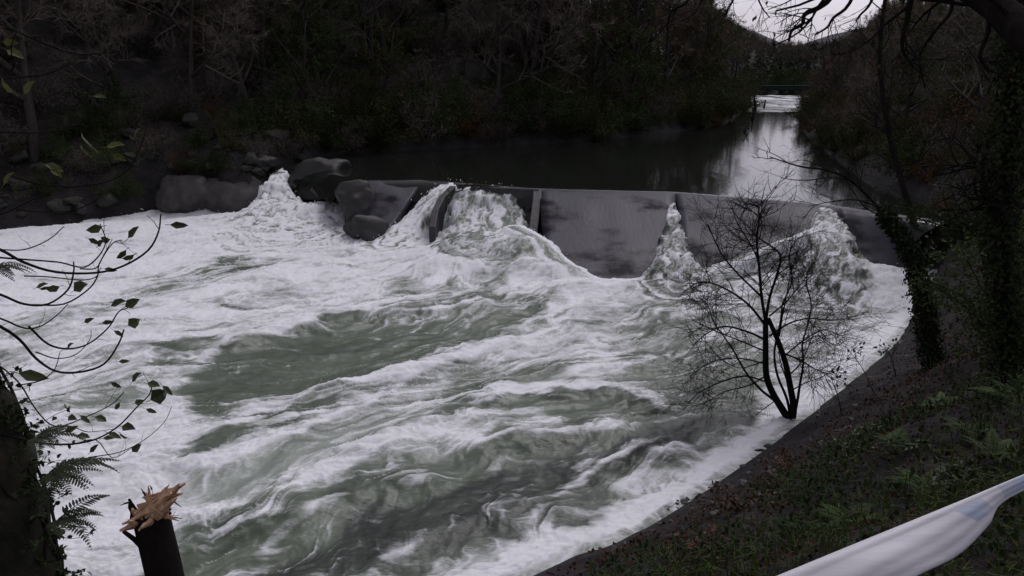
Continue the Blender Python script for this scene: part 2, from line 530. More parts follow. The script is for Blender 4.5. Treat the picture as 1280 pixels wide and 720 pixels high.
for pts, A, wf, wb, fo in CRESTS:
    line = [tuple(gp(x, y, 0.15)[:2]) for x, y in pts]
    line = [tuple(p) for p in smooth_line(line, 5)]
    d, s, al = polydist(wx * 0.6 + XX * 0.4, wy * 0.6 + YY * 0.4, line)
    n = len(line) - 1
    end = sstep(0, n * 0.18, al) * sstep(0, n * 0.18, n - al)
    mod = 0.75 + 0.5 * fbm(XX * 0.6, YY * 0.6, 2, 41)
    prof = np.where(s > 0, np.exp(-(d / wb) ** 2), np.exp(-(d / wf) ** 2))   # travel is left to right: the far side is the back
    hgt += 0.72 * A * prof * end * mod
    crestfoam += fo * np.where(s > 0, np.exp(-(d / (0.55 * wb)) ** 2), np.exp(-(d / (0.30 * wf)) ** 2)) * end

# density of the foam, laid out over the pool
D = 0.74 + 0.10 * sstep(400, 330, PY) + 0.12 * sstep(330, 200, PX)
milk = np.full(XX.shape, 0.55)
PATCH = [  # cx, cy, rx, ry, angle, foam, milk
    (450, 437, 215, 40, -13, 0.10, 0.40), (300, 470, 70, 34, -25, 0.08, 0.34), (365, 522, 135, 17, -19, 0.16, 0.38), (600, 395, 62, 30, 5, 0.22, 0.52),
    (430, 585, 150, 44, -22, 0.42, 0.82), (300, 600, 80, 30, -22, 0.40, 0.80),
    (640, 475, 75, 18, -10, 0.24, 0.45), (700, 507, 105, 15, 0, 0.08, 0.40), (870, 440, 85, 58, 10, 0.34, 0.42),
    (600, 522, 90, 22, -10, 0.36, 0.55), (850, 490, 90, 26, 0, 0.26, 0.36),
    (720, 574, 185, 32, -13, 0.05, 0.30), (500, 614, 160, 32, -15, 0.12, 0.42), (330, 678, 125, 42, -12, 0.14, 0.42),
    (480, 684, 270, 26, -20, 0.04, 0.08), (880, 522, 75, 28, -12, 0.08, 0.22), (640, 616, 200, 14, -19, 0.05, 0.10),
    (700, 622, 190, 20, -22, 0.36, 0.25), (560, 690, 120, 18, -22, 0.34, 0.25),
    (285, 335, 58, 13, -8, 0.34, 0.40), (230, 352, 70, 16, -5, 0.55, 0.7), (150, 488, 75, 28, -18, 0.46, 0.66),
    (60, 400, 60, 14, -8, 0.55, 0.7), (225, 442, 26, 12, -10, 0.40, 0.55), (130, 385, 60, 10, -5, 0.58, 0.7),
    (560, 360, 90, 16, -6, 0.52, 0.55), (150, 610, 90, 75, 0, 0.98, 0.9), (170, 540, 70, 40, -30, 0.95, 0.9), (960, 400, 80, 22, -8, 0.52, 0.5), (930, 340, 70, 22, -20, 0.5, 0.5),
]
for cx, cy, rx, ry, an, fo, mi in PATCH:
    w = ell(cx, cy, rx, ry, an)
    D = D * (1 - w) + fo * w
    milk = milk * (1 - w) + mi * w
dn_w, df_w = shore_d(XX, YY)
inn = -dn_w                                                     # distance out from the near bank
edge = np.exp(-(np.maximum(inn - 0.55, 0) / 0.75) ** 2) * sstep(20, 0, YY - 20) 
edge *= 0.85 + 0.4 * fbm(XX * 0.7, YY * 0.7, 3, 91)
D = np.maximum(D, 0.62 * edge)
D -= 0.14 * sstep(380, 470, PY) * (1 - edge)
# streaks drawn out along the current, and the stringy web the foam breaks into
wu = U + 0.6 * fbm(U * .5, V * .9, 3, 101); wv_ = V + 0.26 * fbm(U * .45, V * .8, 3, 103)
streak = 0.62 * fbm(wu * 0.15, wv_ * 1.15, 5, 21, 0.6) + 0.5 * fbm(wu * 0.30, wv_ * 3.1, 4, 23, 0.6)
def strings(a, b, seed, width):
    """thin even lines where a noise field crosses zero"""
    e = 0.02
    p = perlin(a, b, seed)
    g = np.hypot(perlin(a + e, b, seed) - p, perlin(a, b + e, seed) - p) / e
    return np.clip(1 - np.abs(p) / (g + .25) / width, 0, 1) ** 1.3
w2u = wu + .35 * fbm(wu * 1.2, wv_ * 1.8, 3, 111); w2v = wv_ + .22 * fbm(wu * 1.2, wv_ * 1.8, 3, 113)
web = 0.60 * strings(w2u * .36, w2v * 1.1, 31, .075) + 0.5 * strings(w2u * .7, w2v * 1.9, 33, .075) + 0.42 * strings(w2u * 1.3, w2v * 2.9, 35, .085)
patchy = 0.35 + 0.65 * sstep(-.25, .45, fbm(U * .35, V * .7, 3, 37))
D = D + crestfoam + (0.55 - .22 * sstep(.55, .75, D)) * streak + 0.60 * web * patchy - 0.08 + 0.12 * fbm(XX * 1.6, YY * 1.6, 3, 51)
milk = np.clip(milk + 0.22 * streak * (milk > .2), 0, 1)
wash = 1 - sstep(0.0, 0.30, inn)
line = sstep(0.12, 0.3, inn) * (1 - sstep(0.50, 1.15, inn + .30 * fbm(XX * 1.1, YY * 1.1, 3, 97)))
D = np.maximum(D, line * 1.05)
D = D * (1 - 0.35 * wash)

# chop: elongated along the wave crests, livelier where the water is white
live = sstep(14, 34, YY)
chop = 0.72 * (0.15 + 0.08 * live) * fbm(U * 0.16, V * 0.5, 3, 61) * 1.2 + 0.07 * (ridged(wu * 0.5, wv_ * 1.1, 3, 65) - .6) + 0.022 * fbm(XX * 2.4, YY * 2.4, 3, 67)
hgt = hgt + chop * (0.4 + 0.6 * sstep(0, 2, inn)) + 0.05 * np.clip(D, 0, 1)
hgt += np.clip(D, 0, 1) * (0.07 * (ridged(w2u * 1.1, w2v * 2.0, 3, 141) - .6) + 0.022 * fbm(XX * 6, YY * 6, 2, 143))
# boils below the sluice and along the foot of the weir
# boils
def bump_at(px, py, z, rx, ry, A, deg=0):
    p = gp(px, py, z)
    a, b = rot(XX - p.x, YY - p.y, math.radians(deg))
    return A * np.exp(-(a / rx) ** 2 - (b / ry) ** 2)
hgt += bump_at(596, 300, 1.0, 2.9, 1.9, 1.15) + bump_at(662, 308, 0.9, 1.5, 1.3, 0.75) + bump_at(702, 334, 0.4, 1.2, 1.0, 0.45) + bump_at(545, 330, 0.4, 2.2, .9, 0.30) + bump_at(640, 336, 0.3, 2.0, .7, 0.25)
hgt += bump_at(470, 280, 0.7, 2.0, 2.5, 0.25) + bump_at(408, 256, 0.9, 2.6, 1.7, 0.85, 10) + bump_at(335, 266, 0.5, 3.6, 1.8, 0.55) + bump_at(250, 290, 0.4, 6, 2.2, 0.35)
hgt += bump_at(1095, 345, 0.4, 2.2, 1.3, 0.75) + bump_at(1050, 356, 0.2, 2.2, 1.2, .35) + bump_at(1180, 340, .3, 1.6, 1.2, .4) + bump_at(965, 350, 0.3, 2.2, 1.5, 0.35, 20) + bump_at(760, 352, 0.3, 3.5, 0.8, 0.35)
# water coming down through the gaps: centre line (px, py, z) with half widths
SLABS = [((674, 236), (843, 242), (856, 358), (682, 354), -0.1, 16, 2), ((844.5, 242.5), (1048, 261), (1062, 368), (862, 360), -0.1, 22, 4),
         ((458, 226.5), (531, 225), (472, 306), (430, 304), -0.1, 16, 6), ((1049.5, 261.5), (1128, 273), (1140, 360), (1064, 368), -0.1, 16, 8)]
def on_slab(k, px, py, t=0.0):
    """where the sight line meets apron k, raised by t"""
    tl, tr, br, bl, zb = SLABS[k][:5]
    A, B, Cc, Dd = gp(*tl, UP - .04), gp(*tr, UP - .04), gp(*br, zb), gp(*bl, zb)
    n = (B - A).cross(Dd - A)
    d = ray(px, py); o = Vector((0, 0, H))
    q = (A - o).dot(n) / d.dot(n)
    p = o + d * q
    return (p.x, p.y, p.z + t)
RAMPS = [
    # pts (px, py, z) or world points; half widths; foam; milk; how far the sides sink
    ([(374, 202, UP), (356, 209, 2.52), (345, 224, 2.1), (345, 245, 1.25), (352, 268, 0.6), (362, 290, .25)], [0.25, 0.5, 0.95, 1.7, 2.9, 4.0], 0.74, 0.55, .30),
    ([(566, 227, UP - .02), (550, 236, 2.35), (528, 258, 1.6), (505, 282, 0.8), (485, 305, 0.25)], [0.9, 0.95, 1.0, 1.1, 1.5], 0.70, 0.5, .25),
    ([(612, 236, UP - .10), (612, 244, 2.25), (612, 262, 1.6), (611, 285, 0.95), (608, 310, 0.6)], [2.35, 2.4, 2.45, 2.5, 3.0], 0.50, 0.52, .02),
    ([on_slab(1, 1030, 263, .10), on_slab(1, 1035, 275, .16), on_slab(1, 1037, 292, .20), on_slab(1, 1038, 315, .24), on_slab(1, 1032, 340, .24), on_slab(1, 1022, 362, -.05), on_slab(1, 1010, 385, -.4)], [0.4, 1.0, 1.2, 1.35, 1.6, 1.9, 2.2], 0.40, 0.24, .05),
    ([on_slab(1, 1022, 284, .12), on_slab(1, 1004, 295, .14), on_slab(1, 960, 312, .16), on_slab(1, 915, 331, .20), on_slab(1, 878, 347, .20)], [0.22, 0.3, 0.42, 0.55, 0.8], 0.66, 0.5, .16),
    ([on_slab(0, 841, 258, .18), on_slab(0, 841, 280, .20), on_slab(0, 842, 305, .22), on_slab(0, 844, 334, .22), on_slab(0, 846, 352, -.02), on_slab(0, 848, 370, -.3)], [0.26, 0.5, 0.85, 1.2, 1.5, 1.8], 0.32, 0.14, .04),
    ([on_slab(0, 645, 290, .30), on_slab(0, 676, 308, .34), on_slab(0, 704, 334, .32), on_slab(0, 740, 354, .3)], [0.9, 0.75, 0.65, 0.6], 0.8, 0.6, .3),
    ([(1196, 312, 1.3), (1194, 326, 0.9), (1188, 344, 0.5), (1170, 362, 0.2)], [0.5, 0.7, 0.8, 1.0], 0.55, 0.4, .2),
]
for pts, hw, fo, mi, sink in RAMPS:
    P3 = [(*(gp(*p)[:3] if p[0] > 100 else p), w) for p, w in zip(pts, hw)]
    P3 = smooth_line(P3, 6)
    x0, x1 = min(p[0] for p in P3) - 5, max(p[0] for p in P3) + 5
    y0, y1 = min(p[1] for p in P3) - 5, max(p[1] for p in P3) + 5
    win = np.where((XX > x0) & (XX < x1) & (YY > y0) & (YY < y1))
    xx, yy = XX[win], YY[win]
    wf_ = min(1.0, max(hw) / 2.6)
    d, sd_, al = polydist(xx + wf_ * 0.30 * fbm(xx * 1.5, yy * 1.5, 4, 81, .6), yy + wf_ * 0.2 * fbm(xx * 1.5, yy * 1.5, 3, 85), P3)
    i0 = np.clip(al.astype(int), 0, len(P3) - 2); t = al - i0
    arr = np.array(P3)
    z = arr[i0, 2] * (1 - t) + arr[i0 + 1, 2] * t
    w = arr[i0, 3] * (1 - t) + arr[i0 + 1, 3] * t
    rag = fbm(sd_ * d * 3.2 + .35 * fbm(xx, yy, 2, 84), al * 0.07 + w * 3, 4, 83, .62)      # strands along the fall
    m = 1 - sstep(0.55, 1.3, d / w)
    zz = z + 0.06 * rag * np.minimum(w, 1) - sink * (d / w) ** 2
    hgt[win] = np.where(m > 0, np.maximum(hgt[win], zz * m + hgt[win] * (1 - m)), hgt[win])
    mm = 1 - sstep(0.7, 1.3, d / w)
    D[win] = D[win] * (1 - mm) + mm * (fo + 0.70 * rag + 0.25 * web[win])
    milk[win] = milk[win] * (1 - mm) + mm * mi
sw = crest_s(XX, YY)
keep = (dn_w < 1.2) & (df_w < 1.6) & (sw < 0.9)
water = grid_mesh("rapids_water", XX, YY, hgt, keep, M['foam'], {"foam": np.clip(D, -0.3, 1.3), "milk": np.clip(milk, 0, 1)})
tag(water, kind="structure")

# drops and flecks of spray thrown up where the water breaks
M['spray'] = mat_noise("spray", (.78, .78, .80), (.85, .85, .86), 0.6, 5, 0)
rs = np.random.RandomState(17)
slope = np.abs(np.gradient(hgt, axis=0)) / np.maximum(np.gradient(YY, axis=0), 1e-3)
pw = (keep & (D > .5)).astype(float) * (0.12 + np.clip(slope, 0, 1.2) + 0.8 * sstep(350, 310, PY) * (PX > 420)) * np.gradient(YY, axis=0) * YY
pw = pw.reshape(-1) / pw.sum()
pick = rs.choice(pw.size, 6000, p=pw)
base3 = np.stack([XX.reshape(-1)[pick], YY.reshape(-1)[pick], hgt.reshape(-1)[pick]], 1)
base3 += rs.normal(0, 1, base3.shape) * [.12, .12, 0]; base3[:, 2] += .01 + np.abs(rs.exponential(.05, len(pick)))
sz = rs.uniform(.004, .013, len(pick)) * (0.5 + base3[:, 1] / 30)
tet = np.array([[1, 1, 1], [1, -1, -1], [-1, 1, -1], [-1, -1, 1]], float)
vs = (base3[:, None, :] + tet[None] * sz[:, None, None] * rs.uniform(.5, 1.4, (len(pick), 4, 1))).reshape(-1, 3)
fq = (np.arange(len(pick))[:, None, None] * 4 + np.array([[0, 1, 2], [0, 3, 1], [0, 2, 3], [1, 3, 2]])[None]).reshape(-1, 3)
me = bpy.data.meshes.new("spray"); me.from_pydata(vs.tolist(), [], fq.tolist()); me.materials.append(M['spray'])
tag(link(bpy.data.objects.new("spray", me)), kind="stuff")

# ------------------------------------------------------------------ the still reach above the weir
ux = nonuni(-40, 240, -20, 30, 0.22, 1.06); uy = nonuni(33, 560, 33, 56, 0.22, 1.05)
UX, UY = np.meshgrid(ux, uy)
dn_u, df_u = shore_d(UX, UY)
su = crest_s(UX, UY)
still = grid_mesh("river_water", UX, UY, UP - 0.60 * np.clip(0.35 - su, 0, 9) ** 2, (dn_u < 3) & (df_u < 3) & (su > -1.1), M['still'])
tag(still, kind="structure")

# a white riffle across the far end of the reach
rx, ry = np.meshgrid(np.linspace(30, 66, 150), np.linspace(112, 172, 120))
dn_r, df_r = shore_d(rx, ry)
rf = 0.42 + 0.75 * fbm(rx * .22, ry * .10, 4, 131) + .25 * sstep(140, 158, ry) - .7 * sstep(132, 116, ry)
rif = grid_mesh("riffle", rx, ry, UP + .02 + .10 * fbm(rx * .4, ry * .2, 3, 133) + .05, (dn_r < .5) & (df_r < .5), M['foam'], {"foam": np.clip(rf, -.2, 1.2), "milk": np.full(rx.shape, .25)})
tag(rif, kind="structure")

# ------------------------------------------------------------------ the weir
weir = empty("weir", (*gp(760, 300, 1.0)[:2], 0), "low sloping river weir of wet grey concrete with a sluice gap pouring white water", "weir")

def to_parent(o, parent):
    o.parent = parent
    o.matrix_parent_inverse = Matrix.Translation(-Vector(parent.location))

def slab(tl, tr, br, bl, zb, zt=UP, rows=14, cols=16, name="apron_slab", seed=1):
    """a sloping apron with a rounded lip: corner pixels for where it lies"""
    A, B = gp(*tl, zt - 0.04), gp(*tr, zt - 0.04)
    Dd, Cc = gp(*bl, zb), gp(*br, zb)
    X = np.zeros((rows + 2, cols)); Y = X.copy(); Z = X.copy()
    for j in range(cols):
        u = j / (cols - 1)
        t0, b0 = A.lerp(B, u), Dd.lerp(Cc, u)
        for i in range(rows):
            v = i / (rows - 1)
            p = t0.lerp(b0, v)
            lip = 0.18 * math.sin(math.pi * min(v / 0.45, 1)) * (1 - v)
            X[i + 1, j], Y[i + 1, j], Z[i + 1, j] = p.x, p.y, p.z + lip * 0.5
        up = (t0 - b0); up.z = 0; up.normalize()
        X[0, j], Y[0, j], Z[0, j] = t0.x + up.x * 0.5, t0.y + up.y * 0.5, zt - 0.05
        e = Vector((X[rows, j], Y[rows, j], Z[rows, j]))
        X[rows + 1, j], Y[rows + 1, j], Z[rows + 1, j] = e.x - up.x * 0.5, e.y - up.y * 0.5, -1.6
    Z[1:-1] += 0.04 * fbm(X[1:-1] * .7, Y[1:-1] * .7, 3, seed)
    mid = np.array([X.mean(), Y.mean(), 0])
    o = grid_mesh(name, X, Y, Z, np.ones(X.shape, bool), M['apron'])
    sol = o.modifiers.new("depth", 'SOLIDIFY'); sol.thickness = 0.5; sol.offset = 1
    to_parent(o, weir)
    return o

for tl, tr, br, bl, zb, nc, sd in SLABS:
    slab(tl, tr, br, bl, zb, cols=nc, seed=sd)

def wall(pts, zt, zb, th, name="pier_wall", mat='wall'):
    """a wall with a sloped top along points (px, py, z)"""
    mb = MB()
    L = [gp(x, y, z) for x, y, z in pts]
    vs, fs = [], []
    d = (L[-1] - L[0]); d.z = 0; s = Vector((-d.y, d.x, 0)).normalized() * th * 0.5
    for p in L:
        vs += [p + s, p - s, Vector((p.x, p.y, zb)) - s, Vector((p.x, p.y, zb)) + s]
    n = len(L)
    for i in range(n - 1):
        for k in range(4):
            fs.append((i * 4 + k, i * 4 + (k + 1) % 4, i * 4 + 4 + (k + 1) % 4, i * 4 + 4 + k))
    fs += [(3, 2, 1, 0), tuple((n - 1) * 4 + k for k in range(4))]
    mb.add(vs, fs)
    o = mb.build(name, M[mat])
    bv = o.modifiers.new("bevel", 'BEVEL'); bv.width = 0.04; bv.segments = 2
    to_parent(o, weir)
    return o
wall([(672, 235, UP + .05), (671, 250, 2.2), (668, 276, 1.4), (664, 300, 0.7)], 0, -1.2, 0.45)
wall([(566, 232, UP - .05), (552, 246, 2.1), (544, 262, 1.65), (540, 284, 1.0)], 0, -1.2, 0.35)
wall([(590, 233, UP + .02), (674, 236, UP + .02)], 0, -1.0, 0.4, "crest_beam")

# core of the weir under the aprons and behind the gaps
core = MB()
cp = [gp(x, y, 0) for x, y in crest_px]
cvs, cfs = [], []
cline = [Vector((*c, 0)) for c in crest[2:-1]]
for i, c in enumerate(cline):
    d = (cline[min(i + 1, len(cline) - 1)] - cline[max(i - 1, 0)]).normalized()
    n = Vector((-d.y, d.x, 0))
    cvs += [c - n * 0.3 + Vector((0, 0, UP - 0.45)), c + n * 1.2 + Vector((0, 0, UP - 0.45)), c + n * 1.2 + Vector((0, 0, -1.5)), c - n * 2.6 + Vector((0, 0, -1.5))]
for i in range(len(cline) - 1):
    for k in range(4):
        cfs.append((i * 4 + k, i * 4 + (k + 1) % 4, i * 4 + 4 + (k + 1) % 4, i * 4 + 4 + k))
core.add(cvs, cfs)
to_parent(core.build("weir_core", M['wall']), weir)

# ------------------------------------------------------------------ rocks
def rock_mesh(seed, mat, sub=4, flat=0.75):
    import bmesh
    bm = bmesh.new()
    bmesh.ops.create_icosphere(bm, subdivisions=sub, radius=1.0)
    rs = np.random.RandomState(seed)
    co = np.array([v.co[:] for v in bm.verts])
    for k in range(14):                                    # broken faces
        n = rs.normal(size=3); n /= np.linalg.norm(n)
        d = co @ n; lim = rs.uniform(0.45, 0.8)
        co = co - np.outer(np.maximum(d - lim, 0) * 0.96, n)
    a = fbm(co[:, 0] * 1.3 + seed, co[:, 1] * 1.3 + co[:, 2] * 1.7, 4, seed)
    b = fbm(co[:, 2] * 3 + seed, co[:, 0] * 3 - co[:, 1] * 2.2, 4, seed + 9)
    co = co * (1 + 0.16 * a + 0.06 * b)[:, None]
    co[:, 2] *= flat
    for v, c in zip(bm.verts, co): v.co = c
    me = bpy.data.meshes.new("boulder"); bm.to_mesh(me); bm.free()
    me.polygons.foreach_set("use_smooth", [True] * len(me.polygons))
    me.materials.append(mat); me.update()
    return me

def rock(px, py, z, wpx, hpx, label, seed, mat='rock', group=None, rz=0.0, name="boulder", sink=0.25):
    c = gp(px, py, z)
    s = (c - cam.location).length / FPX
    o = bpy.data.objects.new(name, rock_mesh(seed, M[mat]))
    o.location = (c.x, c.y, z + hpx * s * (0.5 - sink))
    w = wpx * s * 0.55; h = hpx * s * 0.75
    o.scale = (w, w * 0.8, h)
    o.rotation_euler = (0.1 * math.sin(seed), 0.1 * math.cos(seed * 2), rz)
    link(o); tag(o, label, "rock", group)
    return o
rock(292, 262, 0.0, 112, 66, "large rounded grey boulder beside the left waterfall chute", 3)
rock(238, 264, 0.0, 66, 60, "upright grey boulder just left of the largest boulder on the bank", 5)
rock(404, 247, 0.75, 84, 58, "dark wet rock standing between the left chute and the weir", 8, 'rock_wet')
rock(462, 300, 0.0, 78, 48, "low dark wet rock at the foot of the leftmost apron slab", 12, 'rock_wet')
rock(446, 272, 0.7, 62, 56, "black rock wedged against the left end of the weir", 14, 'rock_wet')
rock(1086, 312, 0.6, 58, 50, "dark wet rock right of the right hand chute", 17, 'rock_wet')
rock(1196, 352, 0.3, 46, 44, "dark grey rock at the water's edge behind the ivy covered trunk", 21, 'rock_wet')
rock(1165, 392, 0.2, 40, 34, "smaller dark rock at the waterline beside the foot of the leaning tree", 23, 'rock_wet')
rock(1235, 338, 0.8, 44, 40, "grey rock on the right bank under the trees beside the weir's end", 25, 'rock')
rock(1168, 326, 0.5, 74, 66, "dark wet rock between the right end of the weir and the bank", 33, 'rock_wet')
rock(1204, 306, 1.2, 60, 50, "dark wet rock at the waterline under the right bank trees", 35, 'rock_wet')
rock(326, 208, UP, 34, 22, "squat boulder at the head of the left chute", 29, 'rock_wet')
rng = random.Random(5)
M['rock_moss'] = mat_noise('mossy_rock', (0.012, 0.015, 0.009), (0.050, 0.046, 0.042), 0.8, 1.1, 0.9, 6, dist=.08)
heap = [rock_mesh(40 + k, M['rock_moss'], 3) for k in range(5)]
nrock = 0
cand = [gp(rng.uniform(-20, 420), rng.uniform(150, 275), 2.0) for _ in range(900)]
dfc = shore_d(np.array([[c.x for c in cand]]), np.array([[c.y for c in cand]]))[1][0]
gzc = ground_z(np.array([[c.x for c in cand]]), np.array([[c.y for c in cand]]))[0]
for c, df1, zc in zip(cand, dfc, gzc):
    if not (0.1 < df1 < 6.5): continue
    o = bpy.data.objects.new("bank_rock", heap[rng.randrange(5)])
    z = float(zc)
    s = rng.uniform(0.35, 1.1)
    o.location = (c.x, c.y, z + 0.1 * s); o.scale = (s, s * rng.uniform(.7, 1), s * rng.uniform(.6, 1))
    o.rotation_euler = (rng.uniform(-.3, .3), rng.uniform(-.3, .3), rng.uniform(0, 6.3))
    link(o); tag(o, "dark %s rock in the heap along the far bank %s" % ("large" if s > 1.2 else "middling" if s > .8 else "small", "at far left" if proj(np.array(c.x), np.array(c.y), np.array(1.0))[0] < 130 else "above the big grey boulders" if proj(np.array(c.x), np.array(c.y), np.array(1.0))[0] < 300 else "behind the left chute"), "rock", "rocks heaped along the far bank")
    nrock += 1
    if nrock >= 55: break

# ------------------------------------------------------------------ driftwood caught on the sill
# ------------------------------------------------------------------ vegetation: materials and growth
M['bark'] = mat_noise("tree_bark", (0.016, 0.014, 0.013), (0.048, 0.042, 0.037), 0.9, 6, 0.8, 14, stretch=(1, 1, .25), dist=0.03)
M['bark_dark'] = mat_noise("wet_bark", (0.008, 0.007, 0.007), (0.024, 0.020, 0.019), 0.95, 8, 0.7, 18, stretch=(1, 1, .3), dist=0.02, spec=.04)
M['twig'] = mat_leaf("brown_twigs", (0.070, 0.055, 0.045), (0.165, 0.125, 0.098), 0.8, 0.0, 0.25, spec=0.1)
M['twig_grey'] = mat_leaf("grey_brown_twigs", (0.056, 0.050, 0.043), (0.122, 0.106, 0.088), 0.8, 0.0, 0.25, spec=0.1)
M['evergreen'] = mat_leaf("dark_evergreen_leaves", (0.018, 0.030, 0.011), (0.050, 0.070, 0.024), 0.8, 0.15, 0.5, spec=.08)
M['shrub'] = mat_leaf("olive_shrub_leaves", (0.024, 0.029, 0.012), (0.062, 0.060, 0.026), 0.85, 0.2, 0.5, spec=.08)
M['russet'] = mat_leaf("russet_leaves", (0.050, 0.032, 0.020), (0.105, 0.062, 0.034), 0.8, 0.2, 0.4, spec=0.05)
M['conifer'] = mat_leaf("conifer_needles", (0.020, 0.032, 0.022), (0.050, 0.062, 0.040), 0.7, 0.0, 0.3, spec=0.15)

def rvec(r): return Vector((r.gauss(0, 1), r.gauss(0, 1), r.gauss(0, 1))).normalized()

def branch_path(r, p, d, L, n, wob, lift):
    pts = [p.copy()]
    d = d.normalized()
    for i in range(n):
        d = (d + rvec(r) * wob + Vector((0, 0, lift))).normalized()
        p = p + d * (L / n)
        pts.append(p.copy())
    return pts, d

def grow(r, p, d, L, rad, level, maxlevel, out, kids, ratio=0.62, wob=0.16, lift=0.05, spread=0.8, first=0.25):
    n = 6 if level == 0 else (5 if level == 1 else 4)
    pts, dend = branch_path(r, p, d, L, n, wob, lift)
    radii = [rad * (1 - 0.75 * i / n) for i in range(n + 1)]
    out.append((level, pts, radii))
    if level >= maxlevel: return
    for k in range(kids[level]):
        t = first + (1 - first) * (k + r.random()) / kids[level]
        f = t * n; i = min(int(f), n - 1)
        q = pts[i].lerp(pts[i + 1], f - i)
        dd = (pts[i + 1] - pts[i]).normalized()
        side = dd.cross(rvec(r)).normalized()
        nd = (dd * (1 - spread * 0.6) + side * spread).normalized()
        grow(r, q, nd, L * ratio * r.uniform(0.7, 1.15) * (1.15 - 0.55 * t), radii[i] * 0.6, level + 1, maxlevel, out, kids, ratio, wob * 1.15, lift, spread, 0.2)

def bare_tree(seed, h, kids=(11, 6, 5), mat='twig', ntw=12, tw=1.0, spread=0.75, lift=0.06, thick=0.02, name="bare_tree"):
    r = random.Random(seed)
    out = []
    grow(r, Vector((0, 0, -0.6)), Vector((r.uniform(-.12, .12), r.uniform(-.12, .12), 1)), h * 0.8, h * 0.016, 0, 3, out, kids, 0.50, 0.10, lift, spread, 0.22)
    tr, cr = MB(), MB()
    for lv, pts, rad in out:
        if lv <= 1: tr.tube(pts, rad, 6 if lv == 0 else 4)
        else:
            cr.tube(pts, [max(x, 0.012) for x in rad], 3, cap=False)
        if lv >= 2:
            for _ in range(ntw if lv == 3 else 4):
                f = r.uniform(0.2, 1) * (len(pts) - 1.001); i = int(f)
                a = pts[i].lerp(pts[i + 1], f - i)
                d = ((pts[i + 1] - pts[i]).normalized() + rvec(r) * 0.75 + Vector((0, 0, 0.1))).normalized()
                cr.ribbon(a, a + d * tw * r.uniform(.5, 1.2), thick * 2, r)
    return tr.mesh("trunk", M['bark'], True), cr.mesh("crown", M[mat])

def leafy_tree(seed, h, mat='evergreen', nleaf=15, size=0.20, kids=(13, 6, 4), spread=0.85):
    r = random.Random(seed)
    out = []
    grow(r, Vector((0, 0, -0.6)), Vector((r.uniform(-.1, .1), r.uniform(-.1, .1), 1)), h * 0.8, h * 0.017, 0, 3, out, kids, 0.47, 0.12, 0.03, spread, 0.12)
    tr, cr = MB(), MB()
    for lv, pts, rad in out:
        if lv <= 1: tr.tube(pts, rad, 6 if lv == 0 else 4)
        elif lv == 2: cr.tube(pts, rad, 3, cap=False)
        if lv >= 2:
            for _ in range(nleaf if lv == 3 else nleaf // 2):
                f = r.uniform(0.1, 1) * (len(pts) - 1.001); i = int(f)
                a = pts[i].lerp(pts[i + 1], f - i) + rvec(r) * size * 1.3 * r.random()
                cr.quadleaf(a, rvec(r) + Vector((0, 0, -0.35)), rvec(r), size * r.uniform(.7, 1.4), size * r.uniform(.4, .7))
    return tr.mesh("trunk", M['bark'], True), cr.mesh("crown", M[mat])

def conifer(seed, h):
    r = random.Random(seed)
    tr, cr = MB(), MB()
    tr.tube([Vector((0, 0, -.5)), Vector((0.1, 0, h * .5)), Vector((0, 0, h))], [h * .014, h * .009, 0.03], 5)
    z = h * 0.16
    while z < h:
        R = (h - z) * 0.26 * r.uniform(.75, 1.2) + 0.2
        for k in range(7):
            a = r.uniform(0, 6.283); d = Vector((math.cos(a), math.sin(a), r.uniform(-.35, .1)))
            base = Vector((0, 0, z + r.uniform(-.2, .2)))
            for j in range(5):
                q = base + d * R * (0.25 + 0.18 * j)
                cr.quadleaf(q, d + rvec(r) * .6 + Vector((0, 0, -.3)), rvec(r), R * .42, R * .22)
        z += h * 0.035
    return tr.mesh("trunk", M['bark'], True), cr.mesh("crown", M['conifer'])

def bush(seed, R, mat='shrub', n=1500, size=0.16, stems=14):
    r = random.Random(seed)
    st, lf = MB(), MB()
    for k in range(stems):
        a = r.uniform(0, 6.283)
        d = Vector((math.cos(a) * r.uniform(.2, 1), math.sin(a) * r.uniform(.2, 1), r.uniform(.4, 1.2)))
        pts, _ = branch_path(r, Vector((0, 0, -0.15)), d, R * r.uniform(.8, 1.4), 5, .25, -0.03)
        st.tube(pts, [R * .018 * (1 - .15 * i) for i in range(6)], 3)
        for j in range(n // stems):
            f = r.uniform(0.15, 1) * 4.999; i = int(f)
            q = pts[i].lerp(pts[i + 1], f - i) + rvec(r) * R * 0.26 * r.random()
            lf.quadleaf(q, rvec(r) + Vector((0, 0, -.2)), rvec(r), size * r.uniform(.6, 1.4), size * r.uniform(.35, .7) * (.12 if 'twig' in mat else 1))
    return st.mesh("stem", M['bark']), lf.mesh("foliage", M[mat])

def plant(name, meshes, parts, loc, s, rz, label, cat, group):
    root = empty(name, loc, label, cat, group)
    root.rotation_euler = (0, 0, rz); root.scale = (s, s, s)
    for pn, me in zip(parts, meshes):
        link(bpy.data.objects.new(pn, me), root)
    return root

BARE = [bare_tree(101, 17), bare_tree(102, 19, kids=(12, 6, 5)), bare_tree(103, 15, mat='twig_grey', spread=0.85), bare_tree(104, 18, mat='twig_grey', lift=0.02, spread=0.9)]
EVER = [leafy_tree(201, 15), leafy_tree(202, 17, kids=(15, 6, 4)), leafy_tree(203, 12, mat='shrub')]
CON = [conifer(301, 20), conifer(302, 17)]
BUSH = [bush(401, 1.8, n=3600, size=.11), bush(402, 2.2, 'evergreen', 4200, .12), bush(403, 1.6, 'russet', 2400, .10), bush(404, 2.0, 'twig_grey', 2600, .30, 22)]
TP = ("trunk", "crown"); BP = ("stem", "foliage")

